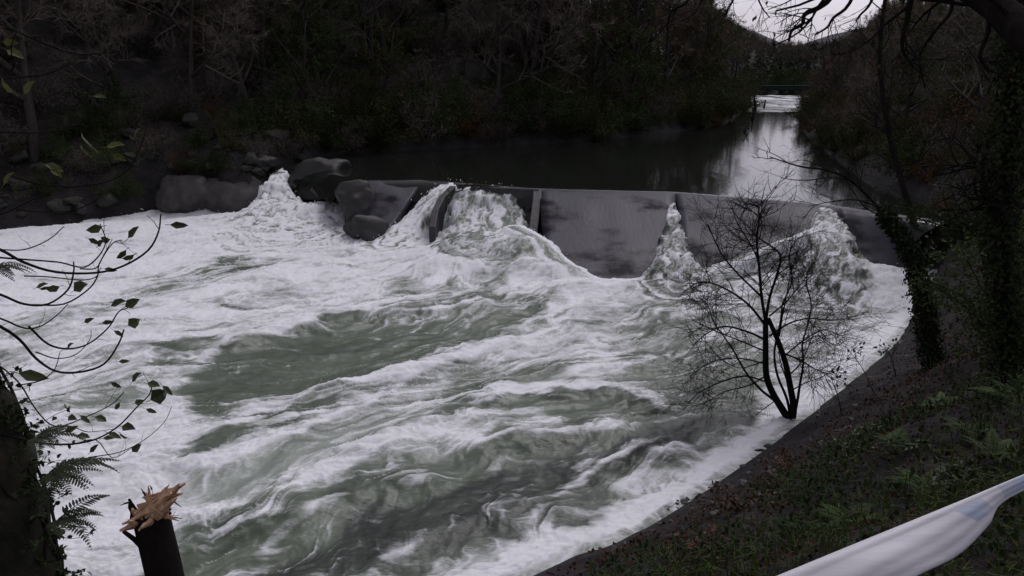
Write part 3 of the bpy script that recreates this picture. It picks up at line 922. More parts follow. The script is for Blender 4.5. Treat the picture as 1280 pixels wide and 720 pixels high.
def inview(x, y, z, m=160):
    px, py = proj(np.asarray(x, float), np.asarray(y, float), np.asarray(z, float))
    return (px > -m) & (px < 1280 + m)

def scatter(n, seed, box, mind, which, lo, hi, zz, m=160, fan=None):
    """n spots at least mind apart, lo..hi metres from the named shore, in the part of the world the picture can see"""
    rs = np.random.RandomState(seed); r = random.Random(seed)
    N = n * 40
    y = rs.uniform(box[2], box[3], N)
    x = rs.uniform(box[0], box[1], N) if fan is None else y * rs.uniform(fan[0], fan[1], N)
    x, y = x[None, :], y[None, :]
    dn, df = shore_d(x, y)
    d = {'far': df, 'near': dn, 'both': np.maximum(dn, df)}[which]
    k = (d > lo) & (d < hi) & inview(x, y, zz, m)
    x, y = x[k], y[k]
    z = ground_z(x[None, :], y[None, :])[0]
    got = []
    for a, b, c in zip(x, y, z):
        if len(got) and np.min((G[:len(got), 0] - a) ** 2 + (G[:len(got), 1] - b) ** 2) < mind * mind: continue
        if not len(got): G = np.zeros((n, 2))
        G[len(got)] = (a, b); got.append((float(a), float(b), float(c)))
        if len(got) >= n: break
    return got

def skyline(px):
    """how high above the level sight line (rise per metre) the trees may stand beside the gap in the valley"""
    return np.interp(px, [855, 890, 915, 985, 1012, 1060, 1085, 1125], [.40, .12, .068, .028, .028, .052, .09, .40])
TOP = {}
def fit(meshes, x, y, z, s, margin=26):
    """scale that keeps a tree below the skyline"""
    me = meshes[1]
    if me.name not in TOP: TOP[me.name] = max(v.co.z for v in me.vertices)
    px = float(proj(np.array(x), np.array(y), np.array(z))[0])
    m = max(margin, 3.0 / max(y, 1) * FPX)
    lim = min(float(skyline(px + k)) for k in (-m, -m / 2, 0, m / 2, m))
    return min(s, (H + y * lim - z) / TOP[me.name])
# the wood across the river
r = random.Random(77)
def where(x, y):
    px = proj(np.array(x, float), np.array(y, float), np.array(4.0))[0]
    return ("above the grey boulders on the left" if px < 300 else "behind the left end of the weir" if px < 540 else
            "behind the sluice gap" if px < 690 else "behind the middle of the weir" if px < 830 else "by the bend of the river")
KIND = ["brown", "reddish brown", "grey brown", "spreading grey brown"]
EK = ["dark evergreen", "tall dark evergreen", "olive leaved"]
spots = scatter(125, 7, (-52, 56, 36, 132), 3.7, 'far', 1.6, 42, 8, 160)
for x, y, z in spots:
    if r.random() < 0.76:
        k = r.randrange(4)
        sc_ = fit(BARE[k], x, y, z, r.uniform(.75, 1.15))
        if sc_ > .2: plant("bare_tree", BARE[k], TP, (x, y, z), sc_, r.uniform(0, 6.3), "bare %s tree across the river %s" % (KIND[k], where(x, y)), "tree", "bare trees in the wood across the river")
    else:
        k = r.randrange(3)
        sc_ = fit(EVER[k], x, y, z, r.uniform(.7, 1.1))
        if sc_ > .2: plant("evergreen_tree", EVER[k], TP, (x, y, z), sc_, r.uniform(0, 6.3), "%s tree across the river %s" % (EK[k], where(x, y)), "tree", "evergreen trees in the wood across the river")
BK = ["olive leaved", "dark evergreen", "russet leaved", "bare twiggy"]
spots = scatter(150, 8, (-48, 46, 36, 150), 1.4, 'far', 0.0, 5.5, 3, 160)
for x, y, z in spots:
    k = r.choice((0, 0, 1, 1, 2, 3, 3))
    px = proj(np.array(x), np.array(y), np.array(3.0))[0]
    plant("riverside_shrub", BUSH[k], BP, (x, y, z - .1), r.uniform(.5, 1.0) if px < 345 else r.uniform(.9, 1.8), r.uniform(0, 6.3), "%s shrub at the far water's edge %s" % (BK[k], where(x, y)), "shrub", "shrubs along the far water's edge")
spots = scatter(150, 18, (-56, 56, 38, 132), 2.2, 'far', 4.5, 34, 5, 60)
for x, y, z in spots:
    k = r.choice((0, 1, 1, 2, 3, 3, 3))
    plant("woodland_shrub", BUSH[k], BP, (x, y, z - .1), r.uniform(1.2, 2.2), r.uniform(0, 6.3), "%s shrub on the far slope %s" % (BK[k], where(x, y)), "shrub", "undergrowth on the far slope")
# the bank on the right above the weir
def place2(x, y):
    return "close above the weir" if y < 62 else "halfway to the footbridge" if y < 105 else "near the footbridge"
spots = scatter(100, 9, (14, 120, 33, 200), 3.4, 'near', 2.0, 44, 8, 160)
for x, y, z in spots:
    if r.random() < 0.8:
        k = r.randrange(4)
        sc_ = fit(BARE[k], x, y, z, r.uniform(.6, .95))
        if sc_ > .2: plant("bare_tree", BARE[k], TP, (x, y, z), sc_, r.uniform(0, 6.3), "bare %s tree on the right bank %s" % (KIND[k], place2(x, y)), "tree", "bare trees on the right bank above the weir")
    else:
        k = r.randrange(3)
        sc_ = fit(EVER[k], x, y, z, r.uniform(.6, .9))
        if sc_ > .2: plant("evergreen_tree", EVER[k], TP, (x, y, z), sc_, r.uniform(0, 6.3), "%s tree on the right bank %s" % (EK[k], place2(x, y)), "tree", "leafy trees on the right bank above the weir")
spots = scatter(75, 10, (14, 80, 30, 140), 1.7, 'near', 0.2, 7, 3, 160)
for x, y, z in spots:
    k = r.choice((0, 0, 0, 1, 2, 3))
    plant("riverside_shrub", BUSH[k], BP, (x, y, z - .1), r.uniform(.7, 1.4), r.uniform(0, 6.3), "%s shrub at the water's edge on the right bank %s" % (BK[k], place2(x, y)), "shrub", "shrubs on the right bank above the weir")
spots = scatter(80, 20, (14, 90, 30, 150), 2.2, 'near', 5, 32, 5, 60)
for x, y, z in spots:
    k = r.choice((0, 1, 2, 3, 3, 3))
    plant("woodland_shrub", BUSH[k], BP, (x, y, z - .1), r.uniform(1.1, 2.0), r.uniform(0, 6.3), "%s shrub on the right slope %s" % (BK[k], place2(x, y)), "shrub", "undergrowth on the right slope")
# hills up the valley
spots = scatter(260, 11, (0, 1, 176, 400), 3.6, 'both', 2, 400, 8, 60, (.22, .50))
for x, y, z in spots:
    side = "left" if x / y < .335 else "right"
    if r.random() < 0.6:
        k = r.randrange(2)
        sc_ = fit(CON[k], x, y, z, r.uniform(.5, .72))
        if sc_ > .2: plant("conifer", CON[k], TP, (x, y, z), sc_, r.uniform(0, 6.3), "%s dark conifer on the distant %s side of the valley" % (["tall", "small"][k], side), "tree", "conifers up the valley")
    else:
        k = r.randrange(4)
        sc_ = fit(BARE[k], x, y, z, r.uniform(.5, .72))
        if sc_ > .2: plant("bare_tree", BARE[k], TP, (x, y, z), sc_, r.uniform(0, 6.3), "distant bare %s tree on the %s side of the valley" % (KIND[k], side), "tree", "bare trees up the valley")

spots = scatter(48, 25, (0, 1, 168, 214), 1.6, 'both', 0.0, 14, 4, 60, (.28, .42))
for x, y, z in spots:
    k = r.choice((0, 1, 1, 3))
    plant("riverside_shrub", BUSH[k], BP, (x, y, z - .1), r.uniform(1.2, 2.2), r.uniform(0, 6.3), "%s shrub on the bank beneath and behind the distant footbridge" % BK[k], "shrub", "shrubs behind the footbridge")

# ------------------------------------------------------------------ the footbridge upstream
M['green_paint'] = mat_noise("dark_green_paint", (0.008, 0.016, 0.014), (0.016, 0.026, 0.022), 0.8, 2, 0.1, spec=.1)
bA, bB = dp(868, 108, 168), dp(1098, 108, 168)
br = empty("footbridge", ((bA.x + bB.x) / 2, 168, 0), "long dark green footbridge crossing the river far upstream", "bridge")
def bar(a, b, w, h, name, mat):
    mb = MB(); d = (b - a).normalized(); s = Vector((-d.y, d.x, 0)).normalized() * w / 2; u = Vector((0, 0, h / 2))
    mb.add([a - s - u, a + s - u, a + s + u, a - s + u, b - s - u, b + s - u, b + s + u, b - s + u],
           [(0, 1, 2, 3), (7, 6, 5, 4), (0, 4, 5, 1), (1, 5, 6, 2), (2, 6, 7, 3), (3, 7, 4, 0)])
    o = mb.build(name, mat); to_parent(o, br); return o
Z0 = Vector((0, 0, 1))
for sgn in (-1, 1):
    off = Vector((0, sgn * 1.3, 0))
    bar(bA + off - Z0 * .35, bB + off - Z0 * .35, .25, .8, "girder", M['green_paint'])
    bar(bA + off + Z0 * 1.15, bB + off + Z0 * 1.15, .10, .12, "handrail", M['green_paint'])
    for k in range(20):
        q = bA.lerp(bB, (k + .5) / 20) + off
        mb = MB(); mb.tube([q + Z0 * .0, q + Z0 * 1.1], [.05, .05], 4); to_parent(mb.build("railing_post", M['green_paint']), br)
bar(bA + Z0 * .12, bB + Z0 * .12, 2.3, .12, "deck", M['green_paint'])
for px in (880, 1085):
    q = dp(px, 112, 168); bar(Vector((q.x, 166.6, (q.z - 2))), Vector((q.x, 169.4, q.z - 2)), 2.0, 5.2, "abutment", M['wall'])

# ------------------------------------------------------------------ near trees and plants
M['ivy'] = mat_leaf("ivy_leaves", (0.010, 0.016, 0.007), (0.028, 0.040, 0.016), 0.6, 0.1, 3.0, spec=.12)
M['leaf_green'] = mat_leaf("privet_leaves", (0.030, 0.045, 0.018), (0.075, 0.095, 0.035), 0.45, 0.25, 6.0)
M['leaf_yellow'] = mat_leaf("yellowing_leaves", (0.05, 0.06, 0.012), (0.11, 0.11, 0.03), 0.5, 0.3, 6.0)
M['leaf_dry'] = mat_leaf("dry_leaves", (0.05, 0.03, 0.02), (0.12, 0.065, 0.04), 0.7, 0.15, 6.0, spec=0.2)
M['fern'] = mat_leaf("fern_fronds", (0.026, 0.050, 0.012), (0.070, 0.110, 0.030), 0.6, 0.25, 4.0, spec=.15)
M['grass'] = mat_leaf("bank_grass", (0.018, 0.034, 0.009), (0.066, 0.094, 0.026), 0.7, 0.25, .8, spec=.12)
M['bramble'] = mat_leaf("reddish_bramble_leaves", (0.085, 0.018, 0.014), (0.050, 0.030, 0.016), 0.5, 0.2, 3.0)
M['litter'] = mat_leaf("fallen_leaves", (0.024, 0.013, 0.010), (0.075, 0.036, 0.025), 0.8, 0.0, 1.5, spec=0.1)
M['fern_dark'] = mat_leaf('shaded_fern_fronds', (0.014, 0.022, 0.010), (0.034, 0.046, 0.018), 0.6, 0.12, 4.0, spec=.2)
M['moss'] = mat_noise("mossy_bark", (0.006, 0.006, 0.004), (0.018, 0.017, 0.011), 0.95, 9, 0.9, 26, stretch=(1, 1, .4), dist=0.02)

def curve_pts(px_pts, y, zig=0.0, r=None, n=4):
    """smooth path through picture points at about the distance y, wandering in depth by zig"""
    ph = r.uniform(0, 6.28) if r else 0
    out = []
    for i, p in enumerate(px_pts):
        yy = y + zig * math.sin(ph + i * 1.3) if len(p) < 3 else p[2]
        out.append(tuple(dp(p[0], p[1], yy)))
    return [Vector(p) for p in smooth_line(out, n)]

def taper(n, a, b): return [a + (b - a) * i / (n - 1) for i in range(n)]

def sprout(mb, pts, rad, r, n, L, lv, tips, up=0.15, t0=0.15, spread=1.0):
    """side twigs along a path, and twigs on those"""
    for _ in range(n):
        f = r.uniform(t0, 1) * (len(pts) - 1.001); i = int(f)
        a = pts[i].lerp(pts[i + 1], f - i); d = (pts[i + 1] - pts[i]).normalized()
        nd = (d * 0.75 + d.cross(rvec(r)).normalized() * spread + Vector((0, 0, up))).normalized()
        ln = L * r.uniform(.45, 1.2)
        q, _d = branch_path(r, a, nd, ln, 5, 0.22, up * 0.3)
        mb.tube(q, taper(6, rad, rad * 0.4), 4 if lv == 0 else 3, cap=False)
        tips.append((q[-1], _d))
        if lv > 0: sprout(mb, q, rad * 0.62, r, 4, L * 0.5, lv - 1, tips, up, 0.25, spread)

# the small bare tree standing in the flooded edge
r = random.Random(9)
base = gp(989, 523, 0.0); Y0 = base.y
wt = empty("bare_sapling", tuple(base), "small bare forked tree standing in the white water at the river's edge", "tree")
def add(mb, name, mat, parent, smooth=True):
    o = mb.build(name, M[mat], parent, smooth); o.location = -Vector(parent.location); return o
tk = MB()
TR = [([(990, 530), (996, 505), (1000, 480), (1004, 455), (1003, 430), (1010, 405)], 0.042, 0.018, 0.0), ([(988, 530), (972, 505), (950, 486), (932, 465), (918, 440), (908, 425)], 0.040, 0.018, 0.0), ([(989, 530), (984, 500), (972, 470), (968, 440), (975, 405), (978, 380)], 0.042, 0.018, 0.0),
      ([(989, 530), (978, 512), (966, 492), (958, 470), (957, 440), (957, 400)], 0.105, 0.068, 0.0),
      ([(989, 530), (992, 510), (988, 485), (982, 455), (972, 425), (960, 398)], 0.100, 0.058, 0.0)]
for p, a, b, z in TR:
    q = curve_pts(p, Y0, 0.06, r); tk.tube(q, taper(len(q), a, b), 7)
add(tk, "trunk", 'bark_dark', wt)
BR = [([(957, 402), (952, 370), (949, 335), (946, 300), (949, 275), (948, 256)], .045), ([(957, 402), (962, 372), (972, 340), (975, 318), (955, 302), (940, 292)], .042),
      ([(958, 408), (935, 380), (905, 360), (880, 352), (862, 358)], .036), ([(953, 372), (925, 345), (905, 322), (893, 300), (885, 280)], .03),
      ([(957, 425), (935, 415), (905, 408), (882, 418), (866, 432)], .033), ([(958, 440), (930, 428), (890, 412), (865, 400)], .024),
      ([(962, 420), (985, 405), (1010, 398), (1035, 400), (1062, 398)], .028), ([(976, 440), (1000, 450), (1020, 462), (1032, 466)], .028),
      ([(985, 470), (1000, 455), (1012, 430), (1018, 408)], .022), ([(957, 470), (935, 482), (905, 490), (880, 505)], .024),
      ([(974, 420), (978, 395), (984, 365), (990, 330)], .026), ([(950, 330), (938, 305), (922, 280), (915, 258)], .022),
      ([(985, 480), (975, 450), (972, 420)], .02), ([(962, 395), (985, 375), (1005, 350), (1020, 330)], .022),
      ([(958, 450), (945, 455), (925, 460), (905, 452)], .018), ([(970, 500), (950, 515), (935, 528)], .016), ([(960, 478), (930, 470), (900, 478), (872, 492), (855, 512)], .024), ([(986, 490), (1008, 478), (1030, 470), (1052, 452)], .02), ([(957, 455), (925, 448), (890, 452), (862, 470)], .022), ([(980, 445), (1005, 425), (1030, 412), (1050, 420)], .022), ([(1010, 405), (1014, 380), (1008, 350), (1016, 325)], .022), ([(908, 425), (892, 402), (884, 380), (870, 372)], .02), ([(978, 380), (990, 350), (986, 320), (998, 296)], .022), ([(1003, 430), (1022, 420), (1044, 432), (1058, 425)], .018)]
bm_, tips = MB(), []
for p, w in BR:
    q = curve_pts(p, Y0 + r.uniform(-.5, .5), 0.35, r)
    q[0] = Vector(dp(p[0][0], p[0][1], Y0)); 
    bm_.tube(q, taper(len(q), w, w * .34), 5)
    sprout(bm_, q, w * .30, r, 28, 1.1, 1, tips, 0.02, 0.2)
add(bm_, "branch", 'bark_dark', wt)
lf = MB()
for t, d in r.sample(tips, 90):
    lf.quadleaf(t, d + rvec(r) * .6, rvec(r), r.uniform(.04, .09), .035)
add(lf, "leaf", 'leaf_dry', wt, False)["kind"] = "stuff"

def ivy_on(mb, pts, rad, n, size, r, shag=1.0):
    for _ in range(n):
        f = r.random() * (len(pts) - 1.001); i = int(f)
        a = pts[i].lerp(pts[i + 1], f - i); R = rad[i] + (rad[i + 1] - rad[i]) * (f - i)
        o = rvec(r); q = a + o * R * r.uniform(.8, 1.0 + shag * r.random())
        mb.leaf(q, rvec(r) * .6 + Vector((0, 0, -.8)), o + rvec(r) * .5, size * r.uniform(.7, 1.3), size * r.uniform(.6, 1.0))

# ivy-clad tree leaning out over the fall on the right
r = random.Random(21)
gb = gp(1172, 470, 1.6); yb = gb.y
lt = empty("leaning_tree", (gb.x, gb.y, gz(gb.x, gb.y)), "ivy covered tree leaning left over the water with bare drooping branches", "tree")
tp = curve_pts([(1182, 540, yb - .6), (1172, 480, yb), (1163, 430, yb), (1156, 385, yb + .2), (1147, 340, yb + .4), (1134, 305, yb + .5), (1112, 276, yb + .6), (1098, 258, yb + .6)], yb, n=5)
tk = MB(); tk.tube(tp, taper(len(tp), .17, .07), 8); add(tk, "trunk", 'bark_dark', lt)
iv = MB(); ivy_on(iv, tp[:-2], taper(len(tp), .30, .13), 5200, .085, r, .9); o = add(iv, "ivy", 'ivy', lt, False); o["kind"] = "stuff"
LB = [([(1100, 262), (1080, 240), (1058, 222), (1030, 212), (1000, 208), (962, 196)], .045), ([(1098, 258), (1070, 250), (1040, 252), (1010, 258)], .025),
      ([(1110, 272), (1085, 262), (1070, 245), (1058, 224), (1062, 205)], .02), ([(1062, 225), (1035, 222), (1005, 226), (975, 222)], .018), ([(1045, 216), (1020, 205), (1000, 200), (985, 206)], .016)]
bb, tips = MB(), []
for p, w in LB:
    q = curve_pts(p, yb + .6, .25, r); bb.tube(q, taper(len(q), w, w * .3), 5); sprout(bb, q, w * .3, r, 9, .8, 1, tips, -.02, .25, .7)
add(bb, "branch", 'bark_dark', lt)

# ivy-clad trunks and thicket at the right-hand edge
def ivy_tree(px_pts, y, w0, w1, seed, label, n=5000, size=.09, branches=10, blen=1.6):
    r = random.Random(seed)
    p = curve_pts(px_pts, y, 0.1, r, 5)
    b = p[0]; g = gz(b.x, b.y)
    p = [Vector((b.x, b.y, g - .4))] + p if b.z > g else p
    t = empty("ivy_clad_tree", (b.x, b.y, g), label, "tree")
    tk = MB(); tk.tube(p, taper(len(p), w0, w1), 8); 
    br_, tips = MB(), []
    sprout(br_, p, w1 * .45, r, branches, blen, 2, tips, .1, .3, 1.1)
    add(tk, "trunk", 'bark_dark', t); add(br_, "twigs", 'bark_dark', t)["kind"] = "stuff"
    iv = MB(); ivy_on(iv, p, taper(len(p), w0 * 1.9, w1 * 2.2), n, size, r, 1.3)
    for q, d in tips:
        if r.random() < .25: iv.leaf(q, d, rvec(r), size, size * .7)
    o = add(iv, "ivy", 'ivy', t, False); o["kind"] = "stuff"
    return t
ivy_tree([(1262, 470), (1255, 380), (1250, 280), (1262, 170), (1268, 60), (1262, -60), (1250, -200)], 12.5, .14, .09, 31, "thick ivy clad trunk at the right hand edge above the bank", 7500, .075)
ivy_tree([(1150, 300), (1128, 230), (1108, 150), (1100, 60), (1112, -40)], 34, .16, .07, 33, "slender tree with a few ivy leaves standing behind the leaning tree", 260, .10, 16, 2.4)

# big tree whose limb and drooping branches hang into the top right corner
r = random.Random(44)
gbx, gby = 8.6, 7.2
ot = empty("overhanging_tree", (gbx, gby, gz(gbx, gby)), "large tree whose thick dark limb and drooping branches fill the top right corner", "tree")
zt = gz(gbx, gby)
tp = smooth_line([(gbx, gby, zt - .5), (gbx - .1, gby + .1, zt + 2.5), (gbx - .5, gby + .3, zt + 5.0), (gbx - .8, gby + .6, zt + 8)], 5)
tk = MB(); tk.tube(tp, taper(len(tp), .38, .24), 10)
limb = curve_pts([(1400, 130, 7.3), (1310, 62, 7.6), (1268, 28, 8.0), (1238, 4, 8.3), (1180, -28, 8.7), (1080, -52, 9.2), (960, -60, 9.8), (840, -55, 10.2)], 8, n=5)
limb[0] = Vector((gbx - .1, gby + .1, dp(1400, 130, 7.3).z))
tk.tube(limb, taper(len(limb), .20, .05), 8)
add(tk, "trunk", 'bark_dark', ot)
OB = [([(1052, -60, 9.3), (1040, -8, 9.3), (1026, 8, 9.3), (1006, 18, 9.3), (1003, 30, 9.3), (990, 38, 9.3), (986, 52, 9.3)], .036),
      ([(1085, -52, 9.2), (1062, 4, 9.1), (1042, 22, 9.1), (1034, 34, 9.1), (1018, 44, 9.1)], .022), ([(1150, -40, 8.9), (1137, 6, 8.8), (1134, 26, 8.8), (1128, 48, 8.8), (1130, 66, 8.8), (1142, 84, 8.8)], .034),
      ([(1135, 8, 8.8), (1120, 20, 8.8), (1105, 32, 8.8), (1085, 52, 8.8), (1062, 66, 8.8)], .02), ([(1100, -50, 9.1), (1090, 0, 9.1), (1074, 20, 9.1), (1070, 28, 9.1)], .018),
      ([(880, -55, 10), (862, -2, 10), (840, 14, 10), (834, 34, 10)], .022), ([(960, -58, 9.8), (948, -10, 9.8), (952, 8, 9.8), (962, 22, 9.8)], .014), ([(930, -58, 9.8), (920, -10, 9.8), (910, 12, 9.8), (906, 20, 9.8)], .016),
      ([(1180, -28, 8.7), (1190, 10, 8.6), (1168, 40, 8.6), (1150, 70, 8.6), (1156, 110, 8.6)], .022), ([(1238, 4, 8.3), (1235, 40, 8.2), (1225, 70, 8.2), (1236, 90, 8.2)], .03),
      ([(1020, -58, 9.5), (1000, -12, 9.5), (985, 2, 9.5), (960, 12, 9.5)], .012), ([(900, -58, 10), (880, -5, 10), (868, 16, 10), (852, 26, 10)], .014)]
bb, tips = MB(), []
for p, w in OB:
    q = curve_pts(p, 9, n=4); bb.tube(q, taper(len(q), w, w * .4), 6); sprout(bb, q, w * .25, r, 7, .5, 1, tips, -.12, .35, .9)
sprout(bb, limb[6:], .03, r, 16, 1.5, 2, tips, .35, .0, .9)
add(bb, "branch", 'bark_dark', ot)
lf = MB()
for t, d in r.sample(tips, min(110, len(tips))):
    lf.leaf(t, Vector((0, 0, -1)) + rvec(r) * .5, rvec(r), r.uniform(.035, .06), .03)
add(lf, "leaf", 'leaf_dry', ot, False)["kind"] = "stuff"

# left foreground: the mossy trunk and what grows on it
r = random.Random(55)
tp = [Vector(p) for p in smooth_line([tuple(dp(70, 1250, 2.3)), tuple(dp(32, 900, 2.45)), tuple(dp(4, 720, 2.6)), tuple(dp(-22, 600, 2.7)), tuple(dp(-54, 500, 2.8)), tuple(dp(-115, 380, 2.9)), tuple(dp(-230, 220, 3.0))], 5)]
mt = empty("mossy_tree", (tp[0].x, tp[0].y, gz(tp[0].x, tp[0].y)), "dark mossy tree trunk leaning in at the lower left corner", "tree")
tk = MB(); rad = taper(len(tp), .215, .15)
tk.tube(tp, [a * (1 + .08 * math.sin(i * 2.1)) for i, a in enumerate(rad)], 14)
add(tk, "trunk", 'moss', mt)
rt = MB()
for k in range(16):
    ph, q = r.uniform(0, 6.28), []
    for i in range(4, len(tp) - 6):
        a = ph + .5 * math.sin(i * .5 + k)
        q.append(tp[i] + Vector((math.cos(a), math.sin(a), 0)) * rad[i] * 1.04)
    rt.tube(q, [.006] * len(q), 4)
add(rt, "creeper_stem", 'bark_dark', mt)
iv = MB(); ivy_on(iv, tp, [a * 1.0 for a in rad], 2600, .03, r, .22)
for k in range(46):                                        # sprays of small leaves standing off the trunk
    i = r.randrange(8, len(tp) - 9); c = tp[i] + Vector((rad[i] * .95, r.uniform(-.12, .05), 0))
    q, _d = branch_path(r, c, Vector((1, -.1, r.uniform(-.4, .7))), r.uniform(.06, .2), 5, .25, .02)
    iv.tube(q, taper(6, .0022, .001), 3)
    for j in range(9): iv.leaf(q[r.randrange(1, 6)] + rvec(r) * .01, rvec(r), rvec(r), r.uniform(.018, .034), .018)
o = add(iv, "ivy", 'ivy', mt, False); o["kind"] = "stuff"

def single_leaf(L, W, mat, seed):
    r = random.Random(seed); mb = MB()
    mb.leaf(Vector((0, 0, 0)), Vector((1, 0, 0)), Vector((0, 0, 1)), L, W, .18)
    mb.tube([Vector((-L * .25, 0, .0)), Vector((0, 0, 0))], [L * .02, L * .02], 3)
    return mb.mesh("leaf", M[mat])
LEAF = [single_leaf(1, .62, 'leaf_green', 1), single_leaf(1, .42, 'leaf_green', 2), single_leaf(1, .95, 'leaf_green', 3), single_leaf(1, .5, 'leaf_yellow', 4)]
def put_leaf(parent, px, py, y, size_px, k, r, ang=None):
    c = dp(px, py, y); L = size_px * (c - cam.location).length / FPX
    o = bpy.data.objects.new("leaf", LEAF[k]); link(o, parent)
    o.location = c - Vector(parent.location); o.scale = (L, L, L)
    a = r.uniform(-.9, .9) + (0 if r.random() < .7 else 3.1) if ang is None else ang
    o.rotation_euler = (r.uniform(.6, 1.5), a, r.uniform(-.5, .5))

def shoots(name, paths, y, leaves, label, seed, mat='bark_dark', rootpx=(-160, 560), cat="shrub", twigs=2):
    r = random.Random(seed)
    rb = dp(rootpx[0], rootpx[1], y); zb = gz(rb.x, rb.y)
    t = empty(name, (rb.x, rb.y, zb), label, cat)
    st = MB(); st.tube([Vector((rb.x, rb.y, zb - .2)), Vector((rb.x + .03, rb.y, (zb + rb.z) / 2)), rb + Vector((0, 0, .5))], [.03, .025, .02], 6)
    add(st, "stem", mat, t)
    for p, w in paths:
        mb = MB(); tips = []
        yy = y + r.uniform(-.15, .15)
        q = curve_pts(p, yy, .04, r)
        mb.tube(q, taper(len(q), w * y / FPX / 2, w * y / FPX / 4.5), 6)
        sprout(mb, q, w * y / FPX / 7, r, twigs, .09, 0, tips, .1, .45, .8)
        add(mb, "branch", mat, t)
    for lx, ly, sz, k in leaves: put_leaf(t, lx, ly, y, sz, k, r)
    return t
A = [([(-40, 300), (0, 312), (30, 328), (70, 340), (120, 341), (155, 332), (185, 313), (198, 290), (201, 268)], 4.2), ([(-40, 318), (0, 322), (40, 325), (75, 328), (105, 334), (125, 318), (132, 300), (125, 280)], 2.8),
     ([(100, 336), (120, 335), (130, 318), (140, 300)], 2), ([(-40, 356), (0, 368), (30, 380), (60, 380), (85, 362), (92, 340), (92, 327)], 4), ([(40, 381), (80, 380), (110, 362), (122, 345), (124, 330), (140, 305), (152, 300)], 2.6),
     ([(-40, 388), (0, 398), (30, 410), (50, 408), (70, 395), (85, 380)], 3), ([(36, 408), (60, 430), (85, 436), (110, 430), (135, 410), (148, 390), (160, 385)], 3), ([(-40, 390), (0, 408), (25, 425), (45, 448), (70, 464), (100, 465), (130, 455), (148, 430), (155, 412)], 4.2),
     ([(-30, 312), (0, 312), (30, 312), (60, 300), (80, 283)], 2.4), ([(30, 345), (60, 346), (100, 350), (120, 346), (126, 334)], 2), ([(45, 440), (70, 448), (95, 443), (112, 425), (114, 412)], 2), ([(20, 482), (50, 476), (68, 462), (75, 440)], 2)]
AL = [(128, 283, 17, 0), (110, 298, 14, 1), (138, 299, 15, 0), (160, 298, 20, 1), (168, 318, 20, 1), (158, 312, 18, 1), (212, 281, 20, 1), (122, 308, 12, 0), (62, 358, 13, 1), (75, 358, 15, 0), (92, 364, 16, 2), (45, 360, 14, 1),
      (138, 383, 18, 0), (156, 384, 18, 0), (160, 407, 14, 2), (127, 404, 13, 1), (142, 413, 13, 1), (105, 403, 14, 1), (130, 336, 14, 1), (84, 436, 10, 0), (22, 466, 30, 1), (148, 452, 12, 1)]
shoots("arching_shrub", A, 2.7, AL, "leafless arching shoots with a few small leaves curving in from the left edge", 61)
B = [([(-40, 540), (0, 543), (60, 555), (110, 552), (145, 535), (170, 510), (186, 494), (190, 482)], 3.6), ([(-20, 452), (0, 458), (25, 480), (45, 512), (70, 533), (110, 520), (140, 505), (155, 490)], 2.8), ([(110, 572), (150, 565), (180, 550), (205, 528), (215, 508)], 1.6),
     ([(90, 556), (120, 550), (140, 572), (165, 560)], 1.8), ([(60, 552), (90, 535), (110, 540), (145, 536)], 1.8)]
BL = [(188, 500, 20, 2), (165, 478, 16, 0), (184, 479, 15, 0), (203, 482, 16, 1), (138, 478, 13, 1), (118, 521, 14, 0), (152, 533, 18, 0), (135, 541, 17, 1), (160, 548, 13, 0), (165, 565, 14, 0), (150, 503, 12, 1), (100, 519, 14, 1), (85, 521, 13, 0), (80, 540, 16, 1), (128, 548, 14, 1),
      (182, 511, 13, 1), (168, 504, 12, 0), (112, 566, 14, 1), (95, 545, 14, 0)]
shoots("leafy_sucker", B, 2.55, BL, "thin stem bearing heart shaped green leaves beside the mossy trunk", 62, rootpx=(-120, 640))
C = [([(-30, 22), (0, 30), (40, 48), (70, 60), (100, 68), (150, 65)], 3), ([(-30, 100), (10, 98), (60, 92), (95, 75)], 2.6), ([(-30, 164), (0, 165), (50, 166), (95, 160)], 2.6), ([(-30, 205), (0, 214), (50, 230), (110, 232), (160, 212), (188, 150)], 3),
     ([(-30, 272), (0, 268), (40, 250), (60, 240)], 2.5), ([(20, 262), (55, 265), (95, 262), (130, 245)], 2), ([(-10, 70), (15, 88), (14, 60), (20, 40)], 2)]
CL = [(8, 62, 20, 3), (3, 52, 16, 3), (18, 116, 22, 3), (30, 118, 18, 3), (118, 186, 22, 3), (132, 184, 20, 3), (140, 192, 16, 3), (112, 194, 16, 3), (55, 205, 20, 3), (62, 208, 16, 3), (4, 232, 18, 3), (168, 170, 12, 0), (116, 120, 14, 1), (170, 175, 10, 1)]
shoots("yellowing_shrub", C, 3.6, CL, "dim twigs carrying yellowing leaves against the dark wood at upper left", 63, rootpx=(-200, 400), twigs=3)

def frond_mesh(L, n=16, W=.24, droop=.5, seed=1, mat='fern'):
    """a pinnate fern frond: a bent midrib with paired tapering leaflets"""
    r = random.Random(seed); mb = MB(); pts = []
    for i in range(n + 1):
        t = i / n; pts.append(Vector((L * t * (1 - .15 * t), 0, L * (.45 * t - droop * t * t))))
    mb.tube(pts, taper(n + 1, L * .010, L * .003), 3)
    for i in range(2, n + 1):
        t = i / n; w = L * W * math.sin(math.pi * min(1, .15 + .85 * t) ** .8) ** .7 * (1.05 - .6 * t)
        d = (pts[i] - pts[i - 1]).normalized()
        for s in (-1, 1):
            ax = (Vector((0, s, 0)) + d * .45 + Vector((0, 0, -.15 + .1 * r.uniform(-1, 1)))).normalized()
            mb.leaf(pts[i], ax, Vector((0, 0, 1)), w, L / n * .75, .05)
    return mb.mesh("frond", M[mat])
FR = [frond_mesh(1, 18, .26, .5, 1), frond_mesh(1, 16, .30, .62, 2), frond_mesh(1, 18, .24, .38, 3)]
